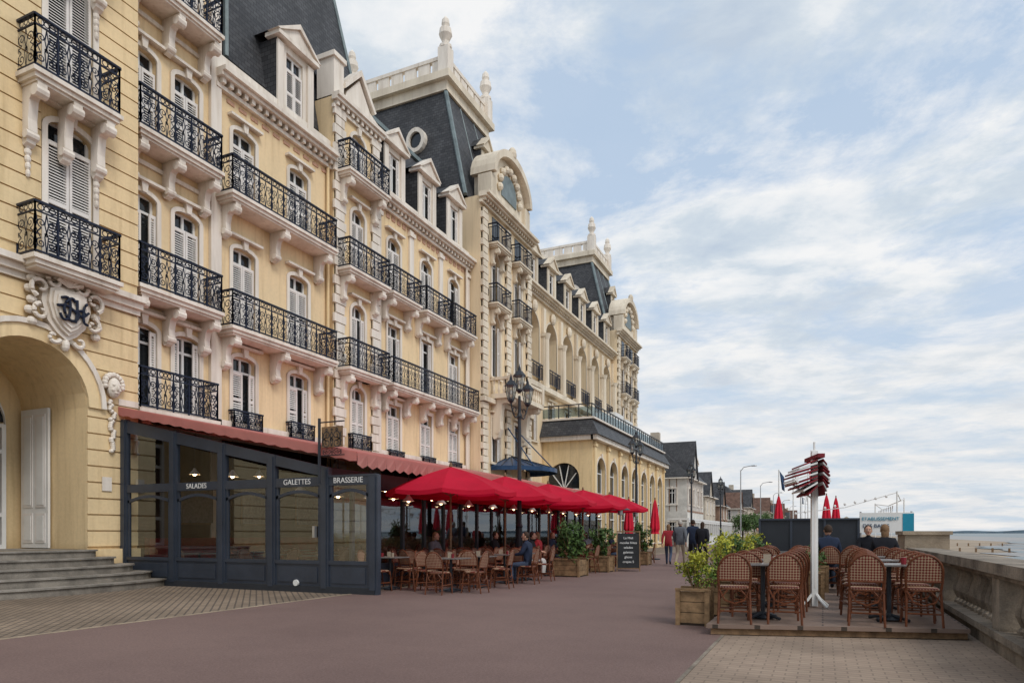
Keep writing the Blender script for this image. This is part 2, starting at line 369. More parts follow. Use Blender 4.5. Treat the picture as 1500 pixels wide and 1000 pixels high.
def quoins(mb,fr,a0,a1,z0,z1,out=.08,d0=0,trim='trim',hh=.36):
    z=z0;i=0
    while z<z1-.05:
        e=.0 if i%2 else .1
        mb.fbox(fr,a0-e,a1+e,z+.02,min(z+hh,z1)-.02,d0-out,d0,trim);z+=hh;i+=1
    mb.fbox(fr,a0,a1,z0,z1,d0-out*.5,d0,trim)
def pilaster(mb,fr,a,w,z0,z1,out=.1,d0=0,trim='trim'):
    mb.fbox(fr,a-w/2,a+w/2,z0,z1,d0-out,d0,trim)
    mb.fbox(fr,a-w/2-.06,a+w/2+.06,z1-.3,z1-.12,d0-out-.07,d0,trim);mb.fbox(fr,a-w/2-.05,a+w/2+.05,z0,z0+.25,d0-out-.05,d0,trim)
def frustum(mb,b,t,zb,zt,mat):
    B=[(b[0],b[2],zb),(b[1],b[2],zb),(b[1],b[3],zb),(b[0],b[3],zb)];T=[(t[0],t[2],zt),(t[1],t[2],zt),(t[1],t[3],zt),(t[0],t[3],zt)]
    for i in range(4):
        j=(i+1)%4;mb.poly([B[i],B[j],T[j],T[i]],mat)
    mb.poly(T,mat)
    return B,T
# ============================================================ GRAND HOTEL
hotel=empty('grand_hotel')
W=MB();I=MB()
FE=Fr('E',-17.2);FW=Fr('E',-16.4)
wy0,wy1=1.5,12.25
A0_,A1_,AZ,ARr=8.2,10.9,5.72,1.35
ops=[(A0_,A1_,.9,AZ,ARr),(9.95,11.05,7.62,11.0,.25),(9.95,11.05,11.75,15.1,.25),(6.3,7.4,7.62,11.0,.25),(6.3,7.4,11.75,15.1,.25),(3.0,4.1,7.62,11.0,.25)]
wall(W,FW,wy0,wy1,0,21,ops,'cream2',.32,.0)
PD=2.6
W.fbox(FW,A0_-.05,A0_,.9,5.8,.32,PD,'cream2');W.fbox(FW,A1_,A1_+.05,.9,5.8,.32,PD,'cream2')
P=arc(A0_,A1_,AZ,ARr)
for i in range(len(P)-1): W.poly([FW.p(*P[i],.32),FW.p(*P[i+1],.32),FW.p(*P[i+1],PD),FW.p(*P[i],PD)],'cream2')
W.poly([FW.p(A0_-.05,.9,PD),FW.p(A1_+.05,.9,PD),FW.p(A1_+.05,6,PD),FW.p(A0_-.05,6,PD)],'cream2')
W.poly([FW.p(A0_-.05,.9,0),FW.p(A1_+.05,.9,0),FW.p(A1_+.05,.9,PD),FW.p(A0_-.05,.9,PD)],'step')
dz=PD-.08
W.fbox(FW,8.7,10.4,.9,4.0,dz,dz+.04,'glassd')
for a in (8.65,9.5,10.34): W.fbox(FW,a,a+.1,.9,4.0,dz-.08,dz+.03,'white')
for z in (.9,1.7,3.3,3.95): W.fbox(FW,8.65,10.44,z,z+.1,dz-.07,dz+.02,'white')
fa=arc(8.65,10.44,5.0,.9)
W.fprism(FW,[(8.65,4.1)]+fa+[(10.44,4.1)],dz+.01,dz+.05,'glassd')
for i in range(len(fa)-1):
    W.hexa([FW.p(fa[i][0],fa[i][1]-.08,dz-.06),FW.p(fa[i+1][0],fa[i+1][1]-.08,dz-.06),FW.p(fa[i+1][0],fa[i+1][1]+.02,dz-.06),FW.p(fa[i][0],fa[i][1]+.02,dz-.06),FW.p(fa[i][0],fa[i][1]-.08,dz+.02),FW.p(fa[i+1][0],fa[i+1][1]-.08,dz+.02),FW.p(fa[i+1][0],fa[i+1][1]+.02,dz+.02),FW.p(fa[i][0],fa[i][1]+.02,dz+.02)],'white')
for t in (.35,.65): W.tube([FW.p(9.55,4.1,dz-.03),FW.p(9.55+.85*math.cos(math.pi*t),4.15+.85*math.sin(math.pi*t),dz-.03)],.03,'white',4)
W.box(-18.85,-17.75,10.80,10.86,.92,4.45,'white')
for z0,z1 in ((1.05,1.8),(1.95,4.3)):
    for x0,x1 in ((-18.75,-18.36),(-18.24,-17.85)):
        W.box(x0,x1,10.785,10.80,z0,z1,'shutter');W.box(x0+.06,x1-.06,10.775,10.785,z0+.06,z1-.06,'white')
def ring(P,Q,d0,d1,mat):
    for i in range(len(P)-1):
        W.hexa([FW.p(*P[i],d0),FW.p(*P[i+1],d0),FW.p(*Q[i+1],d0),FW.p(*Q[i],d0),FW.p(*P[i],d1),FW.p(*P[i+1],d1),FW.p(*Q[i+1],d1),FW.p(*Q[i],d1)],mat)
Pi=arc(A0_,A1_,AZ,ARr,18);Po=arc(A0_-.3,A1_+.3,AZ+.3,ARr+.3,18);Pj=arc(A0_-.42,A1_+.42,AZ+.42,ARr+.42,18)
ring(Pi,Po,-.1,0,'cream2');ring(Po,Pj,-.15,0,'trim')
z=.95
while z<20.5:
    hh=.40
    if 6.9<z+hh*.5<7.6: z+=hh;continue
    cz=z+hh/2;cuts=[]
    for o in ops:
        m=.14 if o[0]!=A0_ else 0.0
        if o[2]-.2<cz<o[3]+(.2 if m else .55):
            if o[0]==A0_ and cz>AZ-ARr:
                c=(A0_+A1_)/2;dzz=cz-(AZ-ARr);r=ARr+.42
                if dzz<r:
                    hw=math.sqrt(r*r-dzz*dzz);cuts.append((c-hw,c+hw))
            else: cuts.append((o[0]-m,o[1]+m))
    cuts.sort();a=wy0
    for c0,c1 in cuts+[(wy1,wy1)]:
        if c0-a>.08: W.fbox(FW,a,min(c0,wy1),z+.018,z+hh-.018,-.04,.0,'cream2')
        a=max(a,c1)
    z+=hh
W.fbox(FW,wy0,A0_-.05,0,.9,-.14,0,'cream2');W.fbox(FW,A1_+.05,wy1,0,.9,-.14,0,'cream2')
W.fbox(FW,wy0,wy1+.05,7.28,7.42,-.32,0,'trim');W.fbox(FW,wy0,wy1+.03,7.12,7.28,-.2,0,'trim');W.fbox(FW,wy0,wy1+.02,6.98,7.12,-.1,0,'trim')
for c in (10.5,6.85):
    for z0 in (7.62,11.75): win(W,FW,c,1.1,z0,z0+3.36,'closed',.25,'trim')
for c in (10.3,6.65):
    for z in (7.45,11.55,15.7):
        balcony(W,I,FW,c-1.05,c+1.05,z,.72,(c-.8,c,c+.8) if z>8 else (),h=1.18,bh=1.3)
        if z>8:
            for a in (c-.8,c+.8):
                for q in range(5): W.ell(FW.p(a,z-1.5-q*.16,-.06),(.07,.09-.01*q,.1),'trim',8,5)
cy_,cz_=10.28,6.50
sh=[(-.42,.42),(-.2,.50),(0,.46),(.2,.50),(.42,.42),(.46,.1),(.36,-.25),(.18,-.46),(0,-.58),(-.18,-.46),(-.36,-.25),(-.46,.1)]
W.fprism(FW,[(cy_+a*1.25,cz_+b*1.2) for a,b in sh],-.22,0,'trim')
for k,(s,d) in enumerate(((1.0,-.30),(.86,-.36),(.7,-.40))): W.fprism(FW,[(cy_+a*s,cz_+b*s) for a,b in sh],d,-.2,'trim')
for s in (-1,1):
    for cx0,cz0,r0,t0,t1,dd in ((.62,.38,.24,-1.2,5.2,-.28),(.60,-.18,.19,1.4,-5,-.26),(.30,.62,.17,.2,-5.4,-.28),(.30,-.66,.15,3.4,8.6,-.22)):
        W.tube([FW.p(cy_+s*x,cz_+z_,dd) for x,z_ in spiral(cx0,cz0,r0,.04,t0,t1,18)],.055,'trim',6,.035)
    for q in range(5):
        W.ell(FW.p(cy_+s*(.74+.05*(q%2)),cz_+.55-q*.24,-.14),(.1,.12,.10),'trim',8,5)
for q in range(7):
    t=math.pi*(q+.5)/7;W.tube([FW.p(cy_,cz_+.56,-.28),FW.p(cy_+.30*math.cos(t),cz_+.62+.26*math.sin(t),-.34)],.03,'trim',6,.065)
W.ell(FW.p(cy_,cz_-.78,-.14),(.12,.1,.16),'trim',10,6)
for pts in ([(-.26,.22),(-.12,.26),(-.06,.10),(-.10,-.20),(-.22,-.26),(-.30,-.14)],[(.06,.20),(-.02,.27),(-.16,.14),(-.20,-.04),(-.08,-.24),(.08,-.22),(.14,-.04),(.02,0)],[(.10,.26),(.10,-.02),(.06,-.28)],[(.10,0),(.22,.04),(.30,-.02)],[(.34,.24),(.26,.10),(.26,-.20),(.36,-.26)],[(-.36,.02),(-.1,.06),(.2,-.10),(.38,.04)]):
    sm=[]
    for i in range(len(pts)-1):
        for q in range(4):
            g=q/4;p0=pts[max(i-1,0)];p1=pts[i];p2=pts[i+1];p3=pts[min(i+2,len(pts)-1)]
            sm.append(tuple(.5*((2*p1[k])+(-p0[k]+p2[k])*g+(2*p0[k]-5*p1[k]+4*p2[k]-p3[k])*g*g+(-p0[k]+3*p1[k]-3*p2[k]+p3[k])*g**3) for k in (0,1)))
    sm.append(pts[-1]);W.tube([FW.p(cy_+a,cz_+b,-.44) for a,b in sm],.032,'iron',6)
mz=4.95;ma=11.5
W.ell(FW.p(ma,mz,-.13),(.17,.17,.26),'trim',14,10);W.ell(FW.p(ma,mz-.03,-.29),(.06,.035,.07),'trim',8,6)
for s in (-1,1): W.ell(FW.p(ma+s*.075,mz+.05,-.27),(.03,.045,.03),'trim',8,5);W.ell(FW.p(ma+s*.08,mz-.07,-.24),(.05,.05,.05),'trim',8,5)
W.ell(FW.p(ma,mz-.14,-.26),(.03,.07,.025),'trim',8,5)
for t in range(11):
    W.ell(FW.p(ma+.23*math.cos(-.25+3.64*t/10),mz+.08+.24*math.sin(-.25+3.64*t/10),-.12),(.1,.075,.075),'trim',8,5)
rn=random.Random(4)
for q in range(26): W.ell(FW.p(ma+rn.uniform(-.1,.1)*(1-q/34),mz-.34-q*.05,-.08),(.07,.06,.055),'trim',7,5)
W.fbox(FW,11.25,11.5,2.35,2.7,-.07,-.05,'trim')
W.poly([(-16.4,wy1,0),(-17.6,wy1,0),(-17.6,wy1,21),(-16.4,wy1,21)],'cream2')
# ---- section B
BX=15.45
opsB=[];cs=(13.0,14.45)
fl=[(4.75,7.1),(8.0,10.75),(12.2,14.75),(16.3,18.6)]
for c in cs:
    for z0,z1 in fl: opsB.append((c-.44,c+.44,z0,z1,.16))
wall(W,FE,12.2,BX,0,20.2,opsB,'cream',.28)
for c in cs:
    for i,(z0,z1) in enumerate(fl): win(W,FE,c,.88,z0,z1,'open' if i==0 else ('ajar' if (i==1 and c<14) else 'closed'),.16,'trim',hood=(i!=3))
for z in (4.62,7.9,12.1,16.2): balcony(W,I,FE,12.3,15.1 if z>5 else 14.95,z,.85,(12.55,13.72,14.95) if z>5 else (12.6,14.9),bh=1.0 if z>5 else .4,h=1.12)
for z in (7.45,11.5,15.6): W.fbox(FE,12.2,BX,z,z+.12,-.07,0,'trim')
cornice(W,FE,12.2,BX,20.2,.4)
pilaster(W,FE,BX,.40,0,19.8,.12)
# ---- section C
opsC=[]
flC=[(4.7,7.0),(7.8,10.5),(11.9,14.3)]
CW=(16.65,19.2)
for c in CW:
    for z0,z1 in flC: opsC.append((c-.48,c+.48,z0,z1,.15))
wall(W,FE,BX,20.9,0,15.6,opsC,'cream',.28)
for c in CW:
    for i,(z0,z1) in enumerate(flC): win(W,FE,c,.96,z0,z1,'ajar' if i==0 else 'closed',.15,'trim')
    railing(I,FE,c-.6,c+.6,4.6,.22,.62);W.fbox(FE,c-.62,c+.62,4.5,4.6,-.28,0,'trim')
for z in (7.65,11.78): balcony(W,I,FE,15.4,20.4,z,.85,(15.75,17.9,20.1),bh=1.0,h=1.12)
cornice(W,FE,BX,20.9,15.7,.5)
W.fbox(FE,BX+.2,20.9,15.7,16.25,-.08,.2,'trim')
for a in [BX+.5+.5*i for i in range(10)]: W.fbox(FE,a,a+.3,14.93,15.05,-.03,0,'brick_o')
W.poly([FE.p(BX,15.7,.3),FE.p(20.9,15.7,.3),FE.p(20.9,21,2.0),FE.p(BX,21,2.0)],'slate')
dormer(W,W,FE,19.0,15.75,1.75,2.7,-.02,style='closed')
W.fbox(FE,BX-.2,BX+.25,19.6,21.4,.0,2.4,'trim')
# ---- section D
opsD=[];flD=[(4.7,7.1),(7.8,10.4),(11.7,14.2),(15.35,17.2)]
for z0,z1 in flD: opsD.append((21.98,22.82,z0,z1,.3))
FD=Fr('E',-17.0)
wall(W,FD,20.9,23.8,0,18.0,opsD,'cream',.28)
W.poly([FD.p(20.9,0,0),FD.p(20.9,0,.9),FD.p(20.9,18.0,.9),FD.p(20.9,18.0,0)],'cream')
for i,(z0,z1) in enumerate(flD): win(W,FD,22.4,.84,z0,z1,'ajar' if i%2 else 'closed',.3,'trim',hood=i!=3)
quoins(W,FD,20.95,21.45,0,17.6,.1);quoins(W,FD,23.3,23.75,0,17.6,.1)
for z in (7.62,11.45,15.2): balcony(W,I,FD,21.0,23.7,z,.72,(21.3,23.35),bh=1.0,h=1.12)
railing(I,FD,21.8,22.98,4.6,.22,.62)
cornice(W,FD,20.8,23.9,18.05,.35)
W.fbox(FD,20.9,21.5,18.05,19.5,-.02,.8,'trim');W.fbox(FD,20.82,21.58,19.5,19.68,-.1,.9,'trim')
W.fprism(FD,[(21.5,18.05),(23.8,18.05),(23.8,18.4),(23.2,18.6),(22.5,19.5),(21.7,18.6)],0,.5,'trim')
W.fprism(FD,[(21.5,18.6),(22.5,19.65),(23.4,18.6),(23.5,18.7),(22.5,19.9),(21.5,18.8)],-.12,.5,'trim')
W.poly([FD.p(24,18.05,.3),FD.p(20.9,18.05,.3),FD.p(20.9,21.0,2),FD.p(24,21.0,2)],'slate')
frustum(W,(-26.0,-17.7,16.4,24.4),(-23.2,-20.3,18.8,22.4),16.8,31,'slate')
for x,y in ((-20.3,18.8),(-20.3,22.4)): W.tube([(x,y,31),(-17.7,16.4 if y<20 else 24.4,16.8)],.09,'zinc',5)
W.box(-26,-18.2,12.2,15.7,20.2,21.0,'slate')
frustum(W,(-27,-17.5,12.2,15.7),(-25,-19.2,12.8,15.1),20.3,26,'slate')
# ---- section E
E0,E1=23.8,32.2
cE=(25.2,27.9,30.55);opsE=[];flE=[(4.5,6.9),(7.8,10.4),(11.75,14.2)]
for c in cE:
    for z0,z1 in flE: opsE.append((c-.48,c+.48,z0,z1,.3 if z0>11 else 0))
wall(W,FE,E0,E1,0,15.6,opsE,'cream',.28)
sty=[['closed','ajar','closed'],['closed','open','ajar'],['closed','closed','open']]
for k,c in enumerate(cE):
    for i,(z0,z1) in enumerate(flE): win(W,FE,c,.96,z0,z1,sty[k][i],.3 if i==2 else 0,'trim')
    railing(I,FE,c-.55,c+.55,4.4,.2,.5)
    balcony(W,I,FE,c-1.15,c+1.15,11.5,.8,(c-.88,c+.88),bh=.9,h=1.12)
balcony(W,I,FE,23.95,31.85,7.6,.88,(24.3,26.0,27.4,28.9,30.3,31.6),bh=.9,h=1.12)
for a in (24.0,26.55,29.2,32.0): pilaster(W,FE,a,.34,11.6 if 25<a<31 else 4,15.1,.09)
cornice(W,FE,E0,E1,15.75,.5)
W.fbox(FE,E0,E1,15.75,16.2,-.06,.2,'trim')
for a in [E0+.4+.42*i for i in range(19)]: W.fbox(FE,a,a+.26,14.96,15.16,-.03,0,'brick_o')
W.poly([FE.p(E0,15.8,.3),FE.p(E1,15.8,.3),FE.p(E1,20.6,2.0),FE.p(E0,20.6,2.0)],'slate')
W.poly([FE.p(E0,20.6,2.0),FE.p(E1,20.6,2.0),FE.p(E1,20.9,8),FE.p(E0,20.9,8)],'slate')
W.fbox(FE,E0,E1,20.55,20.75,1.85,2.1,'zinc')
for c in cE: dormer(W,W,FE,c,15.85,1.5,2.3,-.02)
W.tube([FE.p(31.75,0,-.12),FE.p(31.75,15.3,-.12)],.06,'trim',6);W.tube([FE.p(20.7,0,-.1),FE.p(20.7,15.3,-.1)],.06,'cream2',6)
W.box(-32,-17.7,12.3,32.1,0,15.4,'cream_far');W.box(-32,-19.4,1.6,12.2,0,20.9,'cream_far')
W.obj('facade_near',hotel)
# ---- tower pavilions
W=MB()
def pavilion(v0,v1,simple):
    F_=Fr('E',-16.5);L_=v1-v0;c=(v0+v1)/2
    cc=(v0+1.85,v1-1.85)
    ops=[]
    fl=[(5.2,7.6,0),(9.9,13.2,.5),(13.9,16.6,.5)]
    for a in cc:
        for z0,z1,r in fl: ops.append((a-.55,a+.55,z0,z1,r))
    ops.append((c-.9,c+.9,.3,4.3,.9))
    wall(W,F_,v0,v1,0,19.2,ops,'cream_far',.35)
    W.poly([F_.p(v0,0,0),F_.p(v0,0,1.2),F_.p(v0,19.2,1.2),F_.p(v0,19.2,0)],'cream_far')
    for a in cc:
        for z0,z1,r in fl: win(W,F_,a,1.1,z0,z1,'open',r,'trim_far',depth=.35)
        for z in (13.75,17.0):
            balcony(W,I,F_,a-.95,a+.95,z,.6,(a-.6,a+.6),trim='trim_far',simple=simple)
        W.fbox(F_,a-.45,a+.45,17.1,18.6,-.03,.0,'glassd')
    W.fbox(F_,c-.9,c+.9,.3,4.3,.3,.33,'glassd')
    for a in (v0+.35,c,v1-.35): quoins(W,F_,a-.24,a+.24,0,18.6,.16,trim='trim_far')
    W.fbox(F_,v0-.05,v1+.05,8.3,8.55,-.3,0,'trim_far')
    b0,b1=c-2.2,c+2.2
    W.fbox(F_,b0,b1,8.6,8.85,-1.4,0,'trim_far');W.fbox(F_,b0,b1,9.6,9.75,-1.4,-1.15,'trim_far')
    for a in [b0+.14+i*.28 for i in range(16)]:
        p=F_.p(a,0,-1.27);W.lathe(p[0],p[1],[(.05,8.85),(.09,9.05),(.04,9.35),(.07,9.6)],6,'trim_far',False)
    for d in (-.2,-.5,-.8,-1.05):
        for a in (b0+.1,b1-.1): 
            p=F_.p(a,0,d);W.lathe(p[0],p[1],[(.05,8.85),(.09,9.05),(.04,9.35),(.07,9.6)],6,'trim_far',False)
    for a in (b0+.1,b1-.1): W.fbox(F_,a-.1,a+.1,9.6,9.75,-1.14,0,'trim_far')
    for a in (b0+.12,b1-.12,c): W.fbox(F_,a-.15,a+.15,8.85,9.8,-1.43,-1.1,'trim_far')
    for a in (b0+.4,b1-.4): bracket(W,F_,a,8.6,1.3,2.2,.4,'trim_far')
    cornice(W,F_,v0-.15,v1+.15,19.3,.6,trim='trim_far')
    W.fbox(F_,c-2.3,c+2.3,19.3,20.8,-.1,.9,'trim_far')
    W.fbox(F_,c-2.65,c-2.0,19.3,20.7,-.3,.5,'trim_far');W.fbox(F_,c+2.0,c+2.65,19.3,20.7,-.3,.5,'trim_far')
    A=arc(c-2.3,c+2.3,22.4,1.6,16);B=arc(c-2.6,c+2.6,22.8,2.0,16)
    W.fprism(F_,A,-.1,.9,'trim_far')
    for i in range(16): W.hexa([F_.p(*A[i],-.5),F_.p(*A[i+1],-.5),F_.p(*B[i+1],-.5),F_.p(*B[i],-.5),F_.p(*A[i],1),F_.p(*A[i+1],1),F_.p(*B[i+1],1),F_.p(*B[i],1)],'trim_far')
    W.fprism(F_,arc(c-1.0,c+1.0,21.6,.9,10)+[(c+1.0,20.2),(c-1.0,20.2)],-.16,-.1,'zinc')
    for q in range(9):
        t=math.pi*q/8;W.ell(F_.p(c+1.35*math.cos(t),20.5+1.4*math.sin(t),-.2),(.2,.22,.22),'trim_far',8,5)
    W.ell(F_.p(c,22.9,-.35),(.25,.3,.4),'trim_far',8,6)
    b=(-28.5,-17.3,v0-.2,v1+.2);t=(-25.5,-19.1,v0+.85,v0+5.8)
    B_,T_=frustum(W,b,t,19.3,25.9,'slate')
    for i in range(4): W.tube([B_[i],T_[i]],.12,'zinc',6)
    for q in (.33,.66): W.tube([Vector(B_[1]).lerp(Vector(B_[2]),q),Vector(T_[1]).lerp(Vector(T_[2]),q)],.045,'zinc',5)
    u0,u1,y0,y1=t;e=.42;o_=-1.4
    W.box(u0-.15,u1+.15,y0-.15,y1+.15,27.25+o_,27.8+o_,'trim_far');W.box(u0-e,u1+e,y0-e,y1+e,27.8+o_,28.2+o_,'trim_far')
    for za,zb in ((28.2+o_,28.45+o_),(29.05+o_,29.25+o_)):
        W.box(u0-.1,u1+.1,y0-.1,y0+.2,za,zb,'trim');W.box(u1-.2,u1+.1,y0+.2,y1+.1,za,zb,'trim');W.box(u0-.1,u0+.2,y0+.2,y1+.1,za,zb,'trim');W.box(u0+.2,u1-.2,y1-.2,y1+.1,za,zb,'trim')
    for n,(xa,ya,xb,yb) in ((7,(u0,y0,u1,y0)),(6,(u1,y0,u1,y1)),(6,(u0,y0,u0,y1)),(7,(u0,y1,u1,y1))):
        for i in range(n):
            x=xa+(xb-xa)*(i+.5)/n;y=ya+(yb-ya)*(i+.5)/n;hx=abs(xb-xa)/n*.34+.06;hy=abs(yb-ya)/n*.34+.06
            W.box(x-hx,x+hx,y-hy,y+hy,28.45+o_,29.05+o_,'trim')
    for x in (u0,u1):
        for y in (y0,y1):
            W.box(x-.32,x+.32,y-.32,y+.32,28.2+o_,29.6+o_,'trim')
            W.lathe(x,y,[(r*.9,z+o_) for r,z in [(.4,29.6),(.4,29.75),(.2,29.85),(.22,30.0),(.42,30.35),(.36,30.7),(.2,30.8),(.26,30.95),(.22,31.2),(.05,31.4)]],10,'trim')
    zo=23.1;k=(zo-19.3)/6.6;yv=v0-.2+1.05*k;xo=-20.6
    for i in range(16):
        t0=2*math.pi*i/16;t1=2*math.pi*(i+1)/16
        pts=[]
        for yy in (yv-.35,yv+.5):
            pts+=[(xo+r*.9*math.cos(t),yy,zo+r*1.05*math.sin(t)) for r,t in ((.44,t0),(.44,t1),(.66,t1),(.66,t0))]
        W.hexa(pts,'trim')
    W.poly([(xo+.40*math.cos(2*math.pi*i/16),yv-.2,zo+.47*math.sin(2*math.pi*i/16)) for i in range(16)],'glassd')
    dormer(W,W,Fr('E',-17.9),c,22.2,1.0,1.2,0,'trim_far')
pavilion(32.2,38.9,True);pavilion(58.6,65.3,True)
FG=Fr('E',-17.0)
G0,G1=38.9,58.6;GB=(G1-G0)/6
ops=[];cg=[G0+GB*(i+.5) for i in range(6)]
for c in cg:
    ops.append((c-1.1,c+1.1,11.2,15.6,1.1));ops.append((c-.6,c+.6,7.3,10.0,0))
wall(W,FG,G0,G1,0,17,ops,'cream_far',.9)
W.box(-18.3,-17.9,G0+.1,G1,0,17,'cream_far')
for c in cg:
    win(W,FG,c,2.2,11.2,15.6,'none',1.1,'trim_far',depth=.9,hood=False);win(W,FG,c,1.2,7.3,10,'open',0,'trim_far',depth=.9)
    railing(I,FG,c-1.0,c+1.0,11.25,.3,1.0,simple=True)
    W.ell(FG.p(c,15.9,-.15),(.2,.3,.4),'trim_far',8,6)
    dormer(W,W,FG,c,17.2,1.5,2.1,0,'trim_far')
for i in range(7):
    a=G0+.05+GB*i;pilaster(W,FG,a,.5,10.8,14.6,.25,trim='trim_far')
    p=FG.p(a,0,-.3);W.lathe(p[0],p[1],[(.24,10.9),(.2,11.2),(.18,14.1),(.3,14.5)],10,'trim_far')
    W.fbox(FG,a-.2,a+.2,14.6,16.2,-.2,0,'trim_far')
W.fbox(FG,G0,G1,10.6,10.9,-.5,0,'trim_far')
cornice(W,FG,G0,G1,17.1,.6,trim='trim_far')
W.poly([FG.p(G0,17.1,.3),FG.p(G1,17.1,.3),FG.p(G1,21.6,2),FG.p(G0,21.6,2)],'slate')
W.poly([FG.p(G0,21.6,2),FG.p(G1,21.6,2),FG.p(G1,22,8),FG.p(G0,22,8)],'slate')
W.fbox(FG,G0,G1,21.5,21.8,1.8,2.2,'trim_far')
W.box(-28,-18.3,32.4,65.2,0,19,'cream_far')
n=14;mc=36.0
rim=[(-16.45+2.7*math.sin(math.pi*k/n),mc-2.6*math.cos(math.pi*k/n),4.95) for k in range(n+1)]
for k in range(n):
    W.poly([(-16.45,mc,5.75),rim[k],rim[k+1]],'blue');a,b=rim[k],rim[k+1];W.poly([a,b,(b[0],b[1],4.72),(a[0],a[1],4.72)],'blue')
    W.tube([(-16.45,mc,5.77),rim[k]],.03,'dark',4)
for k in (4,10): W.tube([(-16.45,mc+(k-7)*.2,7.4),rim[k]],.035,'blue',5)
W.obj('facade_far',hotel)
I.obj('balcony_ironwork',hotel,fix=False)
# ---- annex hall
annex=empty('arcaded_hall');W=MB()
FA=Fr('E',-13.5);FS=Fr('S',42.2)
ca=[44.0+3.0*i for i in range(7)]
wall(W,FA,42.2,64,0,7.6,[(c-1.0,c+1.0,.5,6.3,1.0) for c in ca],'cream2',.35)
for c in ca:
    win(W,FA,c,2.0,.5,6.3,'none',1.0,'trim',hood=False,depth=.35)
    for z in (2.2,3.9): W.fbox(FA,c-.95,c+.95,z,z+.07,.2,.28,'white')
for i in range(8): pilaster(W,FA,42.5+3.0*i,.35,0,7.2,.14,trim='cream2')
wall(W,FS,-17,-13.5,0,7.6,[(-16.6,-14.4,4.1,5.9,1.05),(-16.3,-14.7,.1,3.2,0)],'cream2',.3)
W.poly([FS.p(-16.6,4.1,.2),FS.p(-14.4,4.1,.2),FS.p(-14.4,5.9,.2),FS.p(-16.6,5.9,.2)],'glassd')
W.poly([FS.p(-16.3,.1,.2),FS.p(-14.7,.1,.2),FS.p(-14.7,3.2,.2),FS.p(-16.3,3.2,.2)],'glassd')
for t in (.2,.4,.6,.8): W.tube([FS.p(-15.5,4.15,.15),FS.p(-15.5+1.05*math.cos(math.pi*t),4.4+1.4*math.sin(math.pi*t),.15)],.04,'white',4)
W.fbox(FS,-16.6,-14.4,4.1,4.2,.1,.18,'white')
W.fbox(FS,-17,-13.36,7.3,7.6,-.35,0,'trim');W.box(-13.5,-13.1,41.85,64.2,7.3,7.6,'trim')
W.hexa([(-17.4,41.7,7.6),(-12.95,41.7,7.6),(-12.95,64.4,7.6),(-17.4,64.4,7.6),(-17.4,42.3,8.7),(-13.6,42.3,8.7),(-13.6,64,8.7),(-17.4,64,8.7)],'slate')
W.box(-17.2,-13.4,42.2,64.1,8.7,8.82,'trim')
for y in [42.3+.7*i for i in range(31)]: W.box(-13.62,-13.56,y,y+.05,8.82,9.65,'dark')
for x in (-16.6,-15.9,-15.2,-14.5,-13.9): W.box(x,x+.05,42.3,42.36,8.82,9.65,'dark')
W.box(-13.6,-13.58,42.3,63.8,8.9,9.5,'railglass');W.box(-17,-13.6,42.32,42.34,8.9,9.5,'railglass')
W.box(-13.63,-13.55,42.3,63.8,9.65,9.71,'dark');W.box(-17,-13.6,42.29,42.37,9.65,9.71,'dark')
for i,y in enumerate((50,53,56,59)): W.box(-16,-14.2,y,y+2.2,8.82,10.4-.1*i,'white')
W.obj('hall',annex)
# ============================================================ BRASSERIE
br=empty('brasserie');W=MB()
FSd=Fr('S',11.8);posts=[-16.28,-14.49,-12.87,-11.34,-9.83,-8.55]
def rz(u): return 4.22+(u+16.4)/( -9.83+16.4)*(2.72-4.22)
W.fbox(FSd,-16.4,-8.5,0,.14,-.05,.09,'dark')
W.fbox(FSd,-16.4,-8.5,.14,.68,0,.06,'frame');W.fbox(FSd,-16.4,-8.5,.62,.70,-.03,.07,'frame')
W.fbox(FSd,-16.4,-8.48,2.32,2.52,-.02,.08,'frame');W.fbox(FSd,-9.9,-8.48,2.5,2.54,-.04,.1,'frame')
for i,u in enumerate(posts):
    top=rz(u) if i<5 else 2.52
    W.fbox(FSd,u-.12,u+.12,.0,top,-.035,.085,'frame')
    W.fbox(FSd,u-.07,u+.07,.1,top-.05,-.06,-.035,'frame')
for i in range(5):
    a,b=posts[i]+.12,posts[i+1]-.12
    W.fbox(FSd,a+.08,b-.08,.22,.56,-.02,0,'frame')
    W.poly([FSd.p(a,.7,.03),FSd.p(b,.7,.03),FSd.p(b,2.32,.03),FSd.p(a,2.32,.03)],'pane')
    n=10;c=(a+b)/2
    top=[(a+(b-a)*k/n,2.05+.13*math.sin(math.pi*k/n)) for k in range(n+1)]
    for k in range(n):
        (x0,z0),(x1,z1)=top[k],top[k+1]
        W.hexa([FSd.p(x0,z0,0),FSd.p(x1,z1,0),FSd.p(x1,z1+.07,0),FSd.p(x0,z0+.07,0),FSd.p(x0,z0,.06),FSd.p(x1,z1,.06),FSd.p(x1,z1+.07,.06),FSd.p(x0,z0+.07,.06)],'frame')
    for x in (a,b-.07): W.fbox(FSd,x,x+.07,.7,2.32,0,.06,'frame')
    if i<4:
        W.poly([FSd.p(a,2.52,.03),FSd.p(b,2.52,.03),FSd.p(b,rz(b)-.3,.03),FSd.p(a,rz(a)-.3,.03)],'pane')
    if i==3: W.fbox(FSd,b-.16,b-.1,1.2,1.45,-.08,0,'alu')
W.ext([FSd.p(-16.4,rz(-16.4)-.32,-.02),FSd.p(-9.75,rz(-9.75)-.2,-.02),FSd.p(-9.75,rz(-9.75)+.02,-.02),FSd.p(-16.4,rz(-16.4),-.02)],[FSd.p(-16.4,rz(-16.4)-.32,.09),FSd.p(-9.75,rz(-9.75)-.2,.09),FSd.p(-9.75,rz(-9.75)+.02,.09),FSd.p(-16.4,rz(-16.4),.09)],'frame')
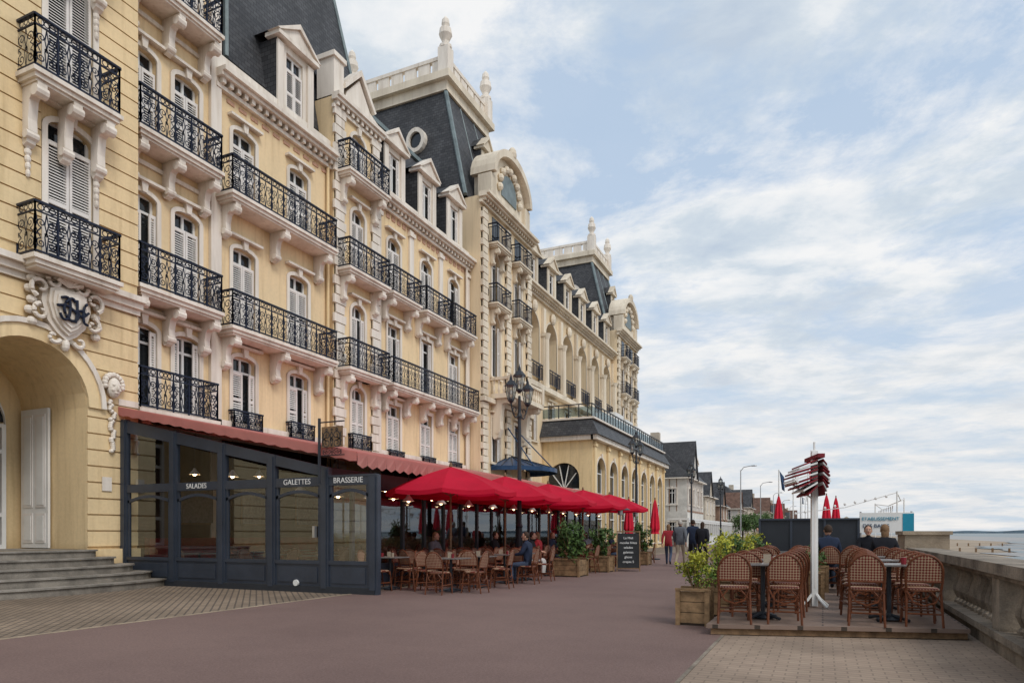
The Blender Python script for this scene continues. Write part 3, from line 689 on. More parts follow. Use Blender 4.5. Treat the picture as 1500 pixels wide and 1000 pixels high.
p=FSd.p(-10.6,.2,-.06);W.ext([(p[0]+.07*math.cos(t),p[1],p[2]+.07*math.sin(t)) for t in [i*math.pi/6 for i in range(12)]],[(p[0]+.07*math.cos(t),p[1]+.05,p[2]+.07*math.sin(t)) for t in [i*math.pi/6 for i in range(12)]],'white')
FF=Fr('E',-9.95)
W.fbox(FF,11.9,31.8,.0,.55,0,.08,'frame');W.fbox(FF,11.9,31.8,2.35,2.75,0,.1,'frame')
y=11.9
while y<31.9: W.fbox(FF,y-.05,y+.05,.55,2.35,0,.09,'frame' if y<15 else 'dark');y+=1.05
W.poly([FF.p(11.9,.55,.04),FF.p(31.8,.55,.04),FF.p(31.8,2.35,.04),FF.p(11.9,2.35,.04)],'pane')
W.poly([(-17.13,12.26,0),(-17.13,31.8,0),(-17.13,31.8,4.2),(-17.13,12.26,4.2)],'inner')
W.poly([(-17.16,11.9,.02),(-9.95,11.9,.02),(-9.95,31.8,.02),(-17.16,31.8,.02)],'innerfl')
W.poly([(-17,31.8,0),(-9.95,31.8,0),(-9.95,31.8,2.7),(-17,31.8,4.2)],'inner')
W.box(-16.9,-16.3,13,30,.02,.5,'maroon');W.box(-17.1,-16.9,13,30,.02,1.15,'maroon');W.box(-15.2,-14.6,20,28,.02,1.15,'wood')
for y in (14,16.5,19,21.5,24): W.box(-17.1,-17.06,y,y+1.3,1.6,2.7,'tabletop');W.box(-17.11,-17.09,y-.06,y+1.36,1.54,2.76,'wood')
zc=lambda u:4.30+(u+16.9)/(8.0)*(2.80-4.30)
W.ext([(-17.1,12.3,zc(-17.1)-.05),(-9.9,12.3,zc(-9.9)-.05),(-9.9,12.3,zc(-9.9)),(-17.1,12.3,zc(-17.1))],[(-17.1,31.8,zc(-17.1)-.05),(-9.9,31.8,zc(-9.9)-.05),(-9.9,31.8,zc(-9.9)),(-17.1,31.8,zc(-17.1))],'innerfl')
za=lambda u:4.60+(u+16.9)/8.0*(2.98-4.60)
W.ext([(-16.38,11.7,za(-16.38)),(-8.9,11.7,za(-8.9)),(-8.9,11.7,za(-8.9)+.03),(-16.38,11.7,za(-16.38)+.03)],[(-16.38,12.3,za(-16.38)),(-8.9,12.3,za(-8.9)),(-8.9,12.3,za(-8.9)+.03),(-16.38,12.3,za(-16.38)+.03)],'awning')
W.ext([(-17.15,12.3,za(-17.15)),(-8.9,12.3,za(-8.9)),(-8.9,12.3,za(-8.9)+.03),(-17.15,12.3,za(-17.15)+.03)],[(-17.15,32,za(-17.15)),(-8.9,32,za(-8.9)),(-8.9,32,za(-8.9)+.03),(-17.15,32,za(-17.15)+.03)],'awning')
n=40
for i in range(n):
    u0=-16.38+(7.48)*i/n;u1=-16.38+7.48*(i+1)/n;dr=.2
    W.poly([(u0,11.69,za(u0)+.03),(u1,11.69,za(u1)+.03),(u1,11.69,za(u1)-dr+(.03 if i%2 else 0)),(u0,11.69,za(u0)-dr+(0 if i%2 else .03))],'awning')
y=11.7
while y<31.8:
    W.poly([(-8.89,y,3.0)]+[(-8.89+.02*math.sin(k),y+.35*k/6,2.74-.07*math.sin(math.pi*k/6)) for k in range(7)]+[(-8.89,y+.35,3.0)],'awning');y+=.35
W.fbox(FW,11.7,12.25,4.56,4.72,-.05,0,'trim')
W.fbox(FE,12.3,32,4.66,4.84,-.12,0,'trim')
for y in [12+3*i for i in range(7)]: W.tube([(-17 if y>12.3 else -16.3,y,za(-17 if y>12.3 else -16.3)-.03),(-8.95,y,za(-8.95)-.03)],.03,'white',5)
W.obj('structure',br)
for s,u in (('SALADES',(posts[1]+posts[2])/2),('GALETTES',(posts[3]+posts[4])/2),('BRASSERIE',(posts[4]+posts[5])/2)):
    text(s,.17,(u,11.77,2.42),(R(90),0,0),'white',br,'lettering',.003)
W=MB()
def pendant(x,y,z,top,b='bulb'):
    W.tube([(x,y,z+.1),(x,y,top)],.008,'dark',4)
    W.lathe(x,y,[(.03,z+.14),(.05,z+.1),(.15,z-.03)],10,'white',False);W.ell((x,y,z-.015),(.045,.045,.055),b,8,6)
for i in range(12): pendant(-9.45,12.9+1.6*i,2.12,2.95)
for x,y,z in ((-15.4,13.2,2.9),(-13.6,12.8,2.75),(-14.3,14.4,2.9),(-12.1,13.6,2.4),(-10.6,13.2,2.2),(-13.2,16,2.7),(-11.2,16.4,2.3),(-11.5,19,2.4),(-14,20,2.8),(-12.6,13.0,2.5),(-15.8,16,2.9),(-15.6,19,2.9),(-12.5,22,2.5),(-15,24,2.9)): pendant(x,y,z,zc(x)-.05,'bulb_in')
W.obj('pendant_lamps',br)
sg=empty('hanging_sign');W=MB()
x,y=-9.83,11.62
W.tube([(x,y,2.35),(x,y,3.75)],.035,'dark',6)
W.tube([(x,y,3.66),(x+.66,y,3.66)],.016,'dark',5);W.tube([(x,y,2.95),(x+.66,y,2.95)],.012,'dark',5)
W.box(x+.07,x+.62,y-.012,y+.012,3.12,3.56,'wood')
rail_panel(W,lambda s,t,o:(x+.07+s,y-.016,3.12+t),.54,.42,.018,'dark')
rail_panel(W,lambda s,t,o:(x+.07+s,y,2.96+t*.4),.54,.38,.015,'dark')
W.obj('sign_board',sg)
W=MB()
for i in range(5):
    r=1.95-i*.36;z=.18*i
    f=lambda r:[(-16.26+r*abs(math.cos(-math.pi/2+math.pi*k/16))**.5,9.4+(r+1.0)*math.sin(-math.pi/2+math.pi*k/16)) for k in range(17)]
    pts=f(r);W.ext([(a,b,z) for a,b in pts],[(a,b,z+.145) for a,b in pts],'step')
    pts=f(r+.04);W.ext([(a,b,z+.145) for a,b in pts],[(a,b,z+.18) for a,b in pts],'step')
W.obj('entrance_steps',None)
# ============================================================ GROUND
def sheet(name,pts,z,mat):
    W=MB();W.poly([(x,y,z) for x,y in pts],mat);return W.obj(name,None,fix=False)
sheet('ground',[(-4000,-60),(2.2,-60),(2.2,9000),(-4000,9000)],-.02,'land')
sheet('promenade',[(-9.1,-60),(-1.15,-60),(-1.15,400),(-9.1,400)],.004,'asphalt')
sheet('cobbled_pavement',[(-17.4,-60),(-9.1,-60),(-9.1,400),(-17.4,400)],.0,'cobble')
sheet('paved_walkway',[(-1.15,-60),(2.1,-60),(2.1,400),(-1.15,400)],.0,'paving')
W=MB();W.box(-9.15,-9.07,-60,200,-.05,.010,'stone2');W.box(-1.17,-1.13,-60,200,-.05,.007,'stone');W.obj('kerb_strip')
W=MB()
W.poly([(2.1,-60,-1.7),(60,-60,-1.9),(60,5000,-1.9),(2.1,5000,-1.7)],'sand');W.poly([(60,-60,-1.9),(140,-60,-2.2),(140,6000,-2.2),(60,6000,-1.9)],'wetsand');W.obj('beach',None,fix=False)
sheet('sea',[(138,-60),(9000,-60),(9000,20000),(138,20000)],-2.18,'sea')
W=MB();rn=random.Random(2)
for i in range(14):
    cx0=12+i*3.5+rn.uniform(-3,3);cy0=45+i*17;rx=rn.uniform(3,7);ry=rn.uniform(8,18)
    W.poly([(cx0+rx*math.cos(t)*(1+.3*math.sin(2*t+i)),cy0+ry*math.sin(t)*(1+.25*math.cos(3*t+i)),-1.70+.004*i) for t in [k*math.pi/12 for k in range(24)]],'sea' if i%2 else 'wetsand')
W.obj('tide_pools',None,fix=False)
W=MB();n=60
for i in range(n):
    x0=900+4200*i/n;x1=900+4200*(i+1)/n
    h=lambda k:10+13*abs(math.sin(k*.17))+6*math.sin(k*.9)*(.5+.5*math.sin(k*.33))
    W.poly([(x0,6500,-3),(x1,6500,-3),(x1,6500,h(i+1)*min(1,(n-i-1)/14)),(x0,6500,h(i)*min(1,(n-i)/14))],'hill')
W.obj('headland',None,fix=False)
W=MB()
for k in range(3):
    for i in range(14): W.box(9+i*2.2,9.25+i*2.2,70+k*60,70.3+k*60,-1.9,-1.1,'wood')
W.obj('beach_groyne')
# ---- balustrade
W=MB()
W.box(1.72,2.12,-3,120,-1.8,.16,'stone');W.box(1.68,2.16,-3,120,.16,.24,'stone')
for i in range(44):
    y=-3+i*1.6;W.box(1.66,2.18,y+.006,y+1.594,.86,.98,'stone')
W.box(1.66,2.18,67.4,120,.86,.98,'stone');W.box(1.74,2.10,-3,120,.80,.86,'stone')
bp=[(.085,.24),(.085,.28),(.05,.32),(.10,.44),(.095,.52),(.045,.68),(.05,.72),(.08,.76),(.08,.80)]
y=-2.0
while y<70:
    if abs((y-5.2)%3.6)<.26:
        W.box(1.73,2.11,y-.02,y+.32,.24,.80,'stone');y+=.46;continue
    W.lathe(1.92,y,bp,8,'stone',False);y+=.25
W.obj('stone_balustrade',None)
W=MB();W.box(1.62,2.45,17.0,18.6,-1.8,1.26,'stone2');W.box(1.58,2.5,16.95,18.65,1.26,1.34,'stone2');W.obj('stone_pier')
# ---- deck
W=MB()
W.ext([(-1.35,8.93,.09),(1.62,9.77,.09),(1.62,30,.09),(-1.35,30,.09)],[(-1.35,8.93,.14),(1.62,9.77,.14),(1.62,30,.14),(-1.35,30,.14)],'deckm')
W.ext([(-1.3,8.98,.01),(1.6,9.82,.01),(1.6,29.9,.01),(-1.3,29.9,.01)],[(-1.3,8.98,.09),(1.6,9.82,.09),(1.6,29.9,.09),(-1.3,29.9,.09)],'wood')
W.obj('wooden_deck')
def chair_mesh():
    W=MB();r=.0145;m='rattan'
    def hw(z): return .192 if z<.66 else .192*math.sqrt(max(0,1-((z-.66)/.228)**2))
    for sx in (-1,1):
        W.tube([(sx*.17,.17,.44),(sx*.19,.21,.0)],r,m,6)
        W.tube([(sx*.20,-.26,.0),(sx*.185,-.19,.44),(sx*.198,-.215,.56),(sx*.20,-.235,.66)]+[(sx*(hw(z)+.008),-.215-.07*(z-.56)/.3,z) for z in (.72,.78,.83,.865,.884)]+[(0,-.292,.892)],r*1.1,m,6)
        W.tube([(sx*.19,.20,.2),(sx*.19,-.225,.2)],r*.8,m,5)
        W.tube([(sx*.18,.17,.36),(sx*.05,.18,.43)],r*.7,m,5);W.tube([(sx*.18,.12,.43),(sx*.19,.20,.28)],r*.7,m,5)
        W.tube([(sx*.19,-.20,.30),(sx*.08,-.2,.43)],r*.7,m,5)
    W.tube([(-.19,.2,.16),(.19,.2,.16)],r*.8,m,5);W.tube([(-.19,-.225,.16),(.19,-.225,.16)],r*.8,m,5)
    W.tube([(-.18,-.215,.43),(-.12,-.225,.30),(0,-.23,.26),(.12,-.225,.30),(.18,-.215,.43)],r*.8,m,5)
    seat=[]
    for k in range(20):
        t=2*math.pi*k/20;c,s=math.cos(t),math.sin(t)
        seat.append((.205*math.copysign(abs(c)**.6,c),.205*math.copysign(abs(s)**.6,s)))
    W.ext([(a,b,.435) for a,b in seat],[(a,b,.455) for a,b in seat],m)
    W.ext([(a*.93,b*.93,.455) for a,b in seat],[(a*.9,b*.9,.47) for a,b in seat],'weave')
    zs=[.56,.61,.66,.71,.75,.79,.82,.845,.865,.88];n=8
    def bp(i,z):
        w=hw(z);f=-1+2*i/n;return (w*f,-.215-.07*(z-.56)/.3-.02*(1-f*f),z)
    for off in (0,.008):
        for a in range(len(zs)-1):
            for i in range(n):
                q=[bp(i,zs[a]),bp(i+1,zs[a]),bp(i+1,zs[a+1]),bp(i,zs[a+1])]
                W.poly([(x,y+off,z) for x,y,z in q],'weave')
    W.tube([bp(i,.555) for i in range(n+1)],r*.9,m,6)
    return W.mesh('rattan_chair')
def table_mesh():
    W=MB()
    W.box(-.33,.33,-.30,.30,.725,.75,'tabletop');W.box(-.335,.335,-.305,.305,.735,.742,'alu')
    W.lathe(0,0,[(.16,.02),(.05,.06),(.03,.1),(.03,.72),(.12,.724)],10,'dark')
    for t in range(4):
        a=t*math.pi/2+math.pi/4;W.tube([(0,0,.08),(.27*math.cos(a),.27*math.sin(a),.02)],.022,'dark',6)
    return W.mesh('bistro_table')
CH=chair_mesh();TB=table_mesh()
SEATED=[(-7.95,18.85,.0,R(-80)),(-8.6,22.2,.0,R(-100)),(.1,15.2,.14,R(5)),(1.08,14.9,.14,R(-10)),(.9,16.6,.14,R(170)),(-6.85,16.0,0,R(95)),(-8.1,24.6,0,R(80)),(-7.0,25.4,0,R(95)),(-9.6,16.0,0,R(-90)),(-9.55,19.6,0,R(-85)),(-8.35,20.4,0,R(95)),(-7.9,27.2,0,R(-90))]
def chair(x,y,r,z=.0,force=False):
    if not force and any(math.hypot(x-a,y-b)<.5 for a,b,_,_ in SEATED): return
    inst('rattan_chair',CH,(x,y,z),r+(0 if force else random.uniform(-.12,.12)))
def table(x,y,z=0,r=0): inst('bistro_table',TB,(x,y,z),r)
for x,y,z,r in SEATED: chair(x,y,r,z,True)
sk=R(12)
for i in range(9):
    for u in (-1.03,-.45,.50,1.10):
        v=9.35+.30*(u+1.03)+i*.80+random.uniform(-.05,.05)
        if v>17: continue
        chair(u+random.uniform(-.04,.04),v,sk+random.uniform(-.12,.12),.14)
    for u in (-.74,.80):
        v=9.35+.30*(u+1.03)+.42+i*.80
        if v<17 and i%2==0: table(u+.0,v,.14,sk)
for i in range(7):
    for u in (-.9,.7):
        chair(u,18.6+i*1.5,0,.14);table(u,19.1+i*1.5,.14);chair(u+.1,19.7+i*1.5,math.pi,.14)
random.seed(3)
for i in range(13):
    v=13.1+i*1.35
    for u in (-9.0,-7.45):
        if u>-8 and i in(4,5): continue
        table(u,v+random.uniform(-.1,.1),.004,random.uniform(-.1,.1))
        for du,dv,r in ((-.55,.0,-math.pi/2),(.58,.02,math.pi/2),(.05,-.55,0),(-.02,.6,math.pi)):
            if random.random()<.93: chair(u+du,v+dv,r+random.uniform(-.35,.35),.004)
for i in range(6):
    for u in (-15,-12.6,-11):
        v=13+i*1.9;table(u,v,.02);chair(u-.55,v,-math.pi/2,.02);chair(u+.55,v,math.pi/2,.02)
W=MB();rn=random.Random(5)
for x,y,z in ((-.74,9.88,.89),(.80,10.34,.89),(-9.0,13.1,.754),(-7.45,13.1,.754),(-7.45,14.45,.754),(-9,14.45,.754),(-7.45,15.8,.754)):
    for k in range(3):
        a=x+rn.uniform(-.2,.2);b=y+rn.uniform(-.15,.15)
        if k==0: W.box(a-.05,a+.05,b-.003,b+.003,z,z+.12,'cl_beige')
        else: W.lathe(a,b,[(.03,z),(.035,z+.09)],8,'cl_beige' if k==1 else 'maroon')
W.obj('tableware')
def umbrella_mesh():
    W=MB();n=8;rr=1.62
    W.lathe(0,0,[(.26,0),(.26,.05),(.06,.07)],16,'dark');W.tube([(0,0,.05),(0,0,2.95)],.025,'wood',8)
    for k in range(n):
        t0=2*math.pi*k/n+math.pi/8;t1=2*math.pi*(k+1)/n+math.pi/8
        A=[];
        for s in range(6):
            f=s/5.0;z=2.93-.62*f+.05*math.sin(math.pi*f)
            row=[]
            for q in range(5):
                g=q/4;x=(math.cos(t0)*(1-g)+math.cos(t1)*g)*rr*f;y=(math.sin(t0)*(1-g)+math.sin(t1)*g)*rr*f
                row.append((x,y,z-.05*math.sin(math.pi*g)*f))
            A.append(row)
        for s in range(5):
            for q in range(4):
                if s==0: W.poly([A[0][0],A[1][q],A[1][q+1]],'umbrella')
                else: W.poly([A[s][q],A[s+1][q],A[s+1][q+1],A[s][q+1]],'umbrella')
        for q in range(4):
            a,b=A[5][q],A[5][q+1];W.poly([a,b,(b[0],b[1],b[2]-.10),(a[0],a[1],a[2]-.10)],'umbrella')
        W.tube([(0,0,2.88),(math.cos(t0)*rr*.98,math.sin(t0)*rr*.98,2.29)],.012,'wood',4)
        W.tube([(0,0,2.2),(math.cos(t0)*rr*.5,math.sin(t0)*rr*.5,2.60)],.010,'wood',4)
    W.lathe(0,0,[(.05,2.93),(.03,3.0),(.01,3.04)],8,'wood')
    return W.mesh('red_umbrella',fix=False)
UM=umbrella_mesh()
for v in (14.7,17.8,21.1,24.6,28.0): inst('red_umbrella',UM,(-8.35+(v-14.7)*.01,v,0),random.uniform(-.2,.2))
def closed_umbrella():
    W=MB();n=16
    prof=[(.03,2.9),(.08,2.7),(.14,2.3),(.19,1.8),(.21,1.5),(.16,1.35),(.2,1.25)]
    i=len(W.v);k=W.mi('red')
    for r,z in prof:
        for j in range(n):
            q=r*(1.15 if j%2 else .8);W.v.append((q*math.cos(2*math.pi*j/n),q*math.sin(2*math.pi*j/n),z))
    for q in range(len(prof)-1):
        for j in range(n):
            j2=(j+1)%n;W.f.append((i+q*n+j,i+q*n+j2,i+(q+1)*n+j2,i+(q+1)*n+j));W.m.append(k)
    W.tube([(0,0,0),(0,0,3.0)],.025,'wood',6);W.lathe(0,0,[(.25,0),(.25,.06),(.05,.08)],12,'dark')
    return W.mesh('closed_umbrella')
CU=closed_umbrella()
for x,y in ((-1.75,32),(.15,32.3),(.55,34.5),(-8.3,31.5),(-7.4,33)): inst('closed_umbrella',CU,(x,y,.0))
W=MB();px,py=-.12,11.7
W.box(-.045,.045,-.045,.045,.02,2.42,'white');W.box(-.012,.012,-.05,-.045,.3,2.3,'shutter')
for t in range(4):
    a=t*math.pi/2+.5;W.tube([(0,0,.25),(.12*math.cos(a),.12*math.sin(a),.12),(.27*math.cos(a),.27*math.sin(a),.012)],.022,'white',6)
for s in (-1,1):
    sc=1.0 if s<0 else .35
    for k in range(9):
        g=k/8;z=2.26-.40*g;x0=s*.04;x1=s*sc*(.14+.24*math.sin(math.pi*(g*.8+.15)));dr=.08+.05*g
        W.hexa([(x0,-.35,z),(x1,-.38,z-dr),(x1,.38,z-dr),(x0,.35,z),(x0,-.35,z+.026),(x1,-.38,z-dr+.026),(x1,.38,z-dr+.026),(x0,.35,z+.026)],'maroon' if k%3!=1 else 'white')
    W.tube([(s*sc*.34,-.40,1.94),(s*sc*.34,.40,1.94)],.02,'white',6)
    W.tube([(0,0,1.67),(s*sc*.32,0,1.92)],.015,'white',5)
W.box(-.05,.05,-.4,.4,2.30,2.36,'maroon');W.tube([(0,0,2.40),(0,0,2.58)],.018,'white',6);W.tube([(-.05,.0,2.44),(.05,.0,2.44)],.02,'white',6)
W.obj('folded_awning_stand',loc=(px,py,.14),rot=R(15))
W=MB();W.box(-1.4,.75,17.4,17.45,.14,1.60,'dark');
for x in (-1.4,-.7,.02,.72): W.box(x,x+.05,17.37,17.4,.14,1.64,'frame')
W.box(-1.4,.77,17.35,17.47,1.6,1.64,'frame');W.obj('wind_screen')
bn=empty('banner_sign',(-.05,0,0));W=MB();W.box(.92,2.15,19.9,19.94,1.30,1.82,'white');W.box(1.9,2.15,19.89,19.9,1.33,1.79,'teal');W.tube([(.95,19.95,0),(.95,19.95,1.85)],.025,'alu');W.tube([(2.1,19.95,0),(2.1,19.95,1.85)],.025,'alu');W.obj('board',bn)
text('ETABLISSEMENT',.12,(1.40,19.885,1.66),(R(90),0,0),'teal',bn);text('DES BAINS',.13,(1.30,19.885,1.48),(R(90),0,0),'blue',bn)
W=MB()
for x,y in ((2.6,30),(3.4,36),(2.6,42),(4,50)): W.tube([(x,y,-1.7),(x,y,2.9)],.03,'white',5)
W.tube([(-1.0,30,2.1),(.8,30,2.3),(2.6,30,2.85),(3.0,33,2.65),(3.4,36,2.85),(3.0,39,2.65),(2.6,42,2.85),(3.2,46,2.7),(4,50,2.9)],.02,'white',4)
for i in range(9): W.poly([(2.8,34+i*1.0,2.5),(2.8,34.6+i*1.0,2.5),(2.8,34.3+i*1.0,2.15)],'white')
for i in range(10): W.ell((-1.0+.36*i,30,2.08+.07*i),(.05,.05,.06),'white',6,5)
W.obj('beach_masts')
# ---- foliage
def leaves(W,c,r,n,mats,size=.05,seed=0):
    rn=random.Random(seed)
    cl=[(Vector((rn.gauss(0,.42)*r[0],rn.gauss(0,.42)*r[1],rn.uniform(-.8,.8)*r[2])),rn.uniform(.25,.5)) for _ in range(max(4,n//45))]
    for i in range(n):
        cc,cr=rn.choice(cl)
        p=Vector(c)+cc+Vector((rn.gauss(0,1)*r[0],rn.gauss(0,1)*r[1],rn.gauss(0,1)*r[2]))*cr*.5
        d=Vector((rn.gauss(0,1),rn.gauss(0,1),rn.gauss(0,1)+.6)).normalized();e=d.orthogonal().normalized();g=d.cross(e)
        a=rn.uniform(0,6.28);e2=e*math.cos(a)+g*math.sin(a);g2=d.cross(e2);s=size*rn.uniform(.6,1.3)
        hgt=(p.z-c[2])/r[2]
        mi=0 if hgt>rn.uniform(-.6,.7) else (1 if rn.random()<.6 else 2)
        W.poly([p-e2*s,p-g2*s*.45,p+e2*s,p+g2*s*.45],mats[mi])
def planter(x,y,w=.46,d=.5,h=.5,bh=.32,n=900,mats=('leaf1','leaf2','leaf3'),seed=1,size=.035):
    e=empty('planter_box',(x,y,.004));W=MB();
    for k in range(3):
        z0=.03+k*(h-.03)/3;W.box(-w/2,w/2,-d/2,d/2,z0+.005,z0+(h-.03)/3-.005,'planter')
    W.box(-w/2+.01,w/2-.01,-d/2+.01,d/2-.01,0.0,h-.03,'soil')
    for sx in (-1,1):
        for sy in (-1,1): W.box(sx*w/2-.03,sx*w/2+.03,sy*d/2-.03,sy*d/2+.03,0,h+.01,'planter')
    W.box(-w/2-.035,w/2+.035,-d/2-.04,-d/2+.02,h+.01,h+.04,'planter');W.box(-w/2-.035,w/2+.035,d/2-.02,d/2+.04,h+.01,h+.04,'planter')
    W.obj('box',e)
    W=MB();rn=random.Random(seed)
    for k in range(9):
        a=rn.uniform(0,6.28);W.tube([(0,0,h-.05),(w*.3*math.cos(a),d*.3*math.sin(a),h+bh*.9),(w*.5*math.cos(a),d*.5*math.sin(a),h+bh*1.5)],.008,'wood',4,.003)
    leaves(W,(0,0,h+bh),(w*.52,d*.52,bh),n,mats,size,seed)
    W.obj('shrub',e,fix=False)
planter(-1.66,9.95,w=.40,d=.42,seed=1,bh=.28,n=1300,size=.028,h=.48)
for i in range(12): planter(-1.50+.01*i,11.35+i*1.15,w=.5,d=.9,h=.55,bh=.36,n=1200,seed=5+i,size=.034,mats=('leaf1','leaf2','leaf3') if i%3!=1 else ('leafg','leaf3','leafd'))
for i in range(2): planter(-.15+.08*i,12.9+2.2*i,w=.3,d=.9,h=.62,bh=.2,n=500,seed=50+i,mats=('leafg','leaf3','leafd'),size=.03)
planter(-6.9,19.4,w=.8,d=.8,h=.5,bh=.55,n=1400,seed=31,mats=('leafg','leaf3','leafd'),size=.07)
planter(-6.7,22.0,w=.6,d=.6,h=.5,bh=.5,n=1000,seed=32,mats=('leafg','leaf3','leafd'),size=.07)
planter(-6.7,27.5,w=.6,d=.6,h=.5,bh=.6,n=1000,seed=33,mats=('leafg','leaf3','leafd'),size=.07)
cb=empty('chalkboard_sign',(-6.05,22.9,.004),R(15));W=MB()
W.hexa([(-.36,-.3,.1),(.36,-.3,.1),(.36,-.27,.1),(-.36,-.27,.1),(-.36,-.03,1.28),(.36,-.03,1.28),(.36,0,1.28),(-.36,0,1.28)],'chalk')
for sx in (-1,1):
    W.tube([(sx*.38,-.33,0),(sx*.38,-.01,1.36)],.025,'wood',4);W.tube([(sx*.38,.33,0),(sx*.38,.01,1.36)],.022,'wood',4)
W.tube([(-.4,0,1.34),(.4,0,1.34)],.03,'wood',4);W.tube([(-.38,-.3,.1),(.38,-.3,.1)],.022,'wood',4)
W.hexa([(-.36,.27,.1),(.36,.27,.1),(.36,.3,.1),(-.36,.3,.1),(-.36,0,1.28),(.36,0,1.28),(.36,.03,1.28),(-.36,.03,1.28)],'chalk')
W.obj('board',cb)
for i,s in enumerate(('Le Midi','moules frites','salades','galettes','glaces','crepes 5')):
    z=1.12-i*.16;text(s,.11,(0,-.325+(z-.1)*.229,z),(R(77),0,0),'white',cb,'chalk_text',.001)
def lamp_mesh():
    W=MB();m='dark'
    W.lathe(0,0,[(.26,0),(.26,.12),(.2,.18),(.2,.5),(.14,.6),(.16,.7),(.1,.85),(.085,1.4),(.11,1.45),(.07,1.55),(.05,4.6),(.08,4.7),(.05,4.8),(.04,5.3)],12,m)
    def lantern(x,z):
        W.lathe(x,0,[(.03,z-.12),(.09,z-.05),(.1,z)],6,m);W.lathe(x,0,[(.1,z),(.17,z+.38)],6,'lampglass',False)
        for k in range(6):
            t=2*math.pi*k/6;W.tube([(x+.1*math.cos(t),.1*math.sin(t),z),(x+.17*math.cos(t),.17*math.sin(t),z+.38)],.011,m,4)
        W.lathe(x,0,[(.20,z+.38),(.18,z+.42),(.09,z+.53),(.05,z+.55),(.04,z+.62),(.02,z+.68),(.0,z+.76)],6,m)
        W.ell((x,0,z+.2),(.04,.04,.08),'white',6,5)
    for s in (-1,1):
        W.tube([(0,0,4.75)]+[(s*(.05+.34*f),0,4.75-.18*math.sin(math.pi*f*.9)+.35*f*f) for f in (.2,.4,.6,.8,1)],.022,m,6)
        W.tube([(s*x,0,z) for x,z in spiral(.2,4.86,.12,.03,-1.5,4.5,12)],.014,m,5)
        lantern(s*.39,5.15)
    lantern(0,5.5)
    return W.mesh('street_lamp')
LM=lamp_mesh()
for x,y in ((-8.4,19.0),(-8.5,33.7),(-8.4,48.9),(-8.4,64)): inst('street_lamp',LM,(x,y,0),R(75),1.03)
W=MB();W.lathe(0,0,[(.14,0),(.12,1),(.07,1.1),(.05,8)],10,'alu');W.tube([(0,0,7.9),(-.3,0,8.3),(-1.2,0,8.45)],.04,'alu');W.ell((-1.3,0,8.42),(.35,.14,.07),'alu');ML=W.mesh('modern_street_lamp')
for x,y in ((-7.5,72),(-7.5,96),(-7.5,122),(-7.5,150),(-7.5,185),(-3,110),(-3,140),(-3,170)): inst('modern_street_lamp',ML,(x,y,0),math.pi if x<-5 else 0,.95)
for i,(x,y,hh) in enumerate(((-4,150,9),(-3,140,9),(-3,118,9),(-3.6,66,7),(-2.4,66,7),(-1.2,66,7))):
    e=empty('flagpole',(x,y,0));W=MB();W.tube([(0,0,0),(0,0,hh)],.05,'white');W.poly([(.05,0,hh-.1),(.25,.1,hh-1.8),(.5,-.1,hh-2.0),(.45,.1,hh-.7)],('blue','white','red')[i%3]);W.obj('flag',e,fix=False)
def villa(y0,w,dep,h,rh,x,wallm,roofm,seed):
    rn=random.Random(seed);e=empty('villa');W=MB();F_=Fr('E',x);S_=Fr('S',y0)
    nf=2;ops=[];n=max(2,int(w/2.6))
    cs=[y0+w*(i+.5)/n for i in range(n)];fh=h/nf
    for c in cs:
        for f in range(nf): ops.append((c-.5,c+.5,f*fh+.8,f*fh+2.5))
    wall(W,F_,y0,y0+w,0,h,ops,wallm,.2)
    for c in cs:
        for f in range(nf): win(W,F_,c,1.0,f*fh+.8,f*fh+2.5,'open',0,'trim',hood=False,depth=.2)
    cs2=[x-dep*(i+.5)/3 for i in range(3)]
    ops=[(c-.5,c+.5,f*fh+.8,f*fh+2.5) for c in cs2 for f in range(nf)]
    wall(W,S_,x-dep,x,0,h,ops,wallm,.2)
    for c in cs2:
        for f in range(nf): win(W,S_,c,1.0,f*fh+.8,f*fh+2.5,'open',0,'trim',hood=False,depth=.2)
    W.poly([(x,y0+w,0),(x-dep,y0+w,0),(x-dep,y0+w,h),(x,y0+w,h)],wallm)
    o=.4;B=[(x-dep-o,y0-o,h),(x+o,y0-o,h),(x+o,y0+w+o,h),(x-dep-o,y0+w+o,h)]
    r0=(x-dep/2,y0+1.2,h+rh);r1=(x-dep/2,y0+w-1.2,h+rh)
    W.poly([B[1],B[2],r1,r0],roofm);W.poly([B[0],B[1],r0],roofm);W.poly([B[3],B[0],r0,r1],roofm);W.poly([B[2],B[3],r1],roofm)
    W.box(x-dep-o,x+o,y0-o,y0+w+o,h-.12,h-.01,'trim')
    dormer(W,W,Fr('E',x-.3),y0+w*.65,h+.2,1.6,1.7,0,'trim')
    g=y0+w*.25
    W.fprism(F_,[(g-1.6,h),(g+1.6,h),(g,h+rh*.75)],-.3,1.2,wallm)
    for s in (-1,1): W.poly([F_.p(g+s*1.9,h-.2,-.5),F_.p(g,h+rh*.82,-.5),F_.p(g,h+rh*.82,dep*.45),F_.p(g+s*1.9,h-.2,1.5)],roofm)
    yy=y0+w*(.3+.5*rn.random());W.box(x-dep*.5,x-dep*.4,yy,yy+.9,h+rh*.4,h+rh+.5,'house1')
    if wallm=='house3':
        for k in range(int(w/.8)): W.fbox(F_,y0+k*.8,y0+k*.8+.1,fh,h,-.02,0,'house2')
        for k in range(int(dep/.8)): W.fbox(S_,x-dep+k*.8,x-dep+k*.8+.1,fh,h,-.02,0,'house2')
        W.fbox(F_,y0,y0+w,fh-.1,fh+.1,-.03,0,'house2')
    W.obj('house',e)
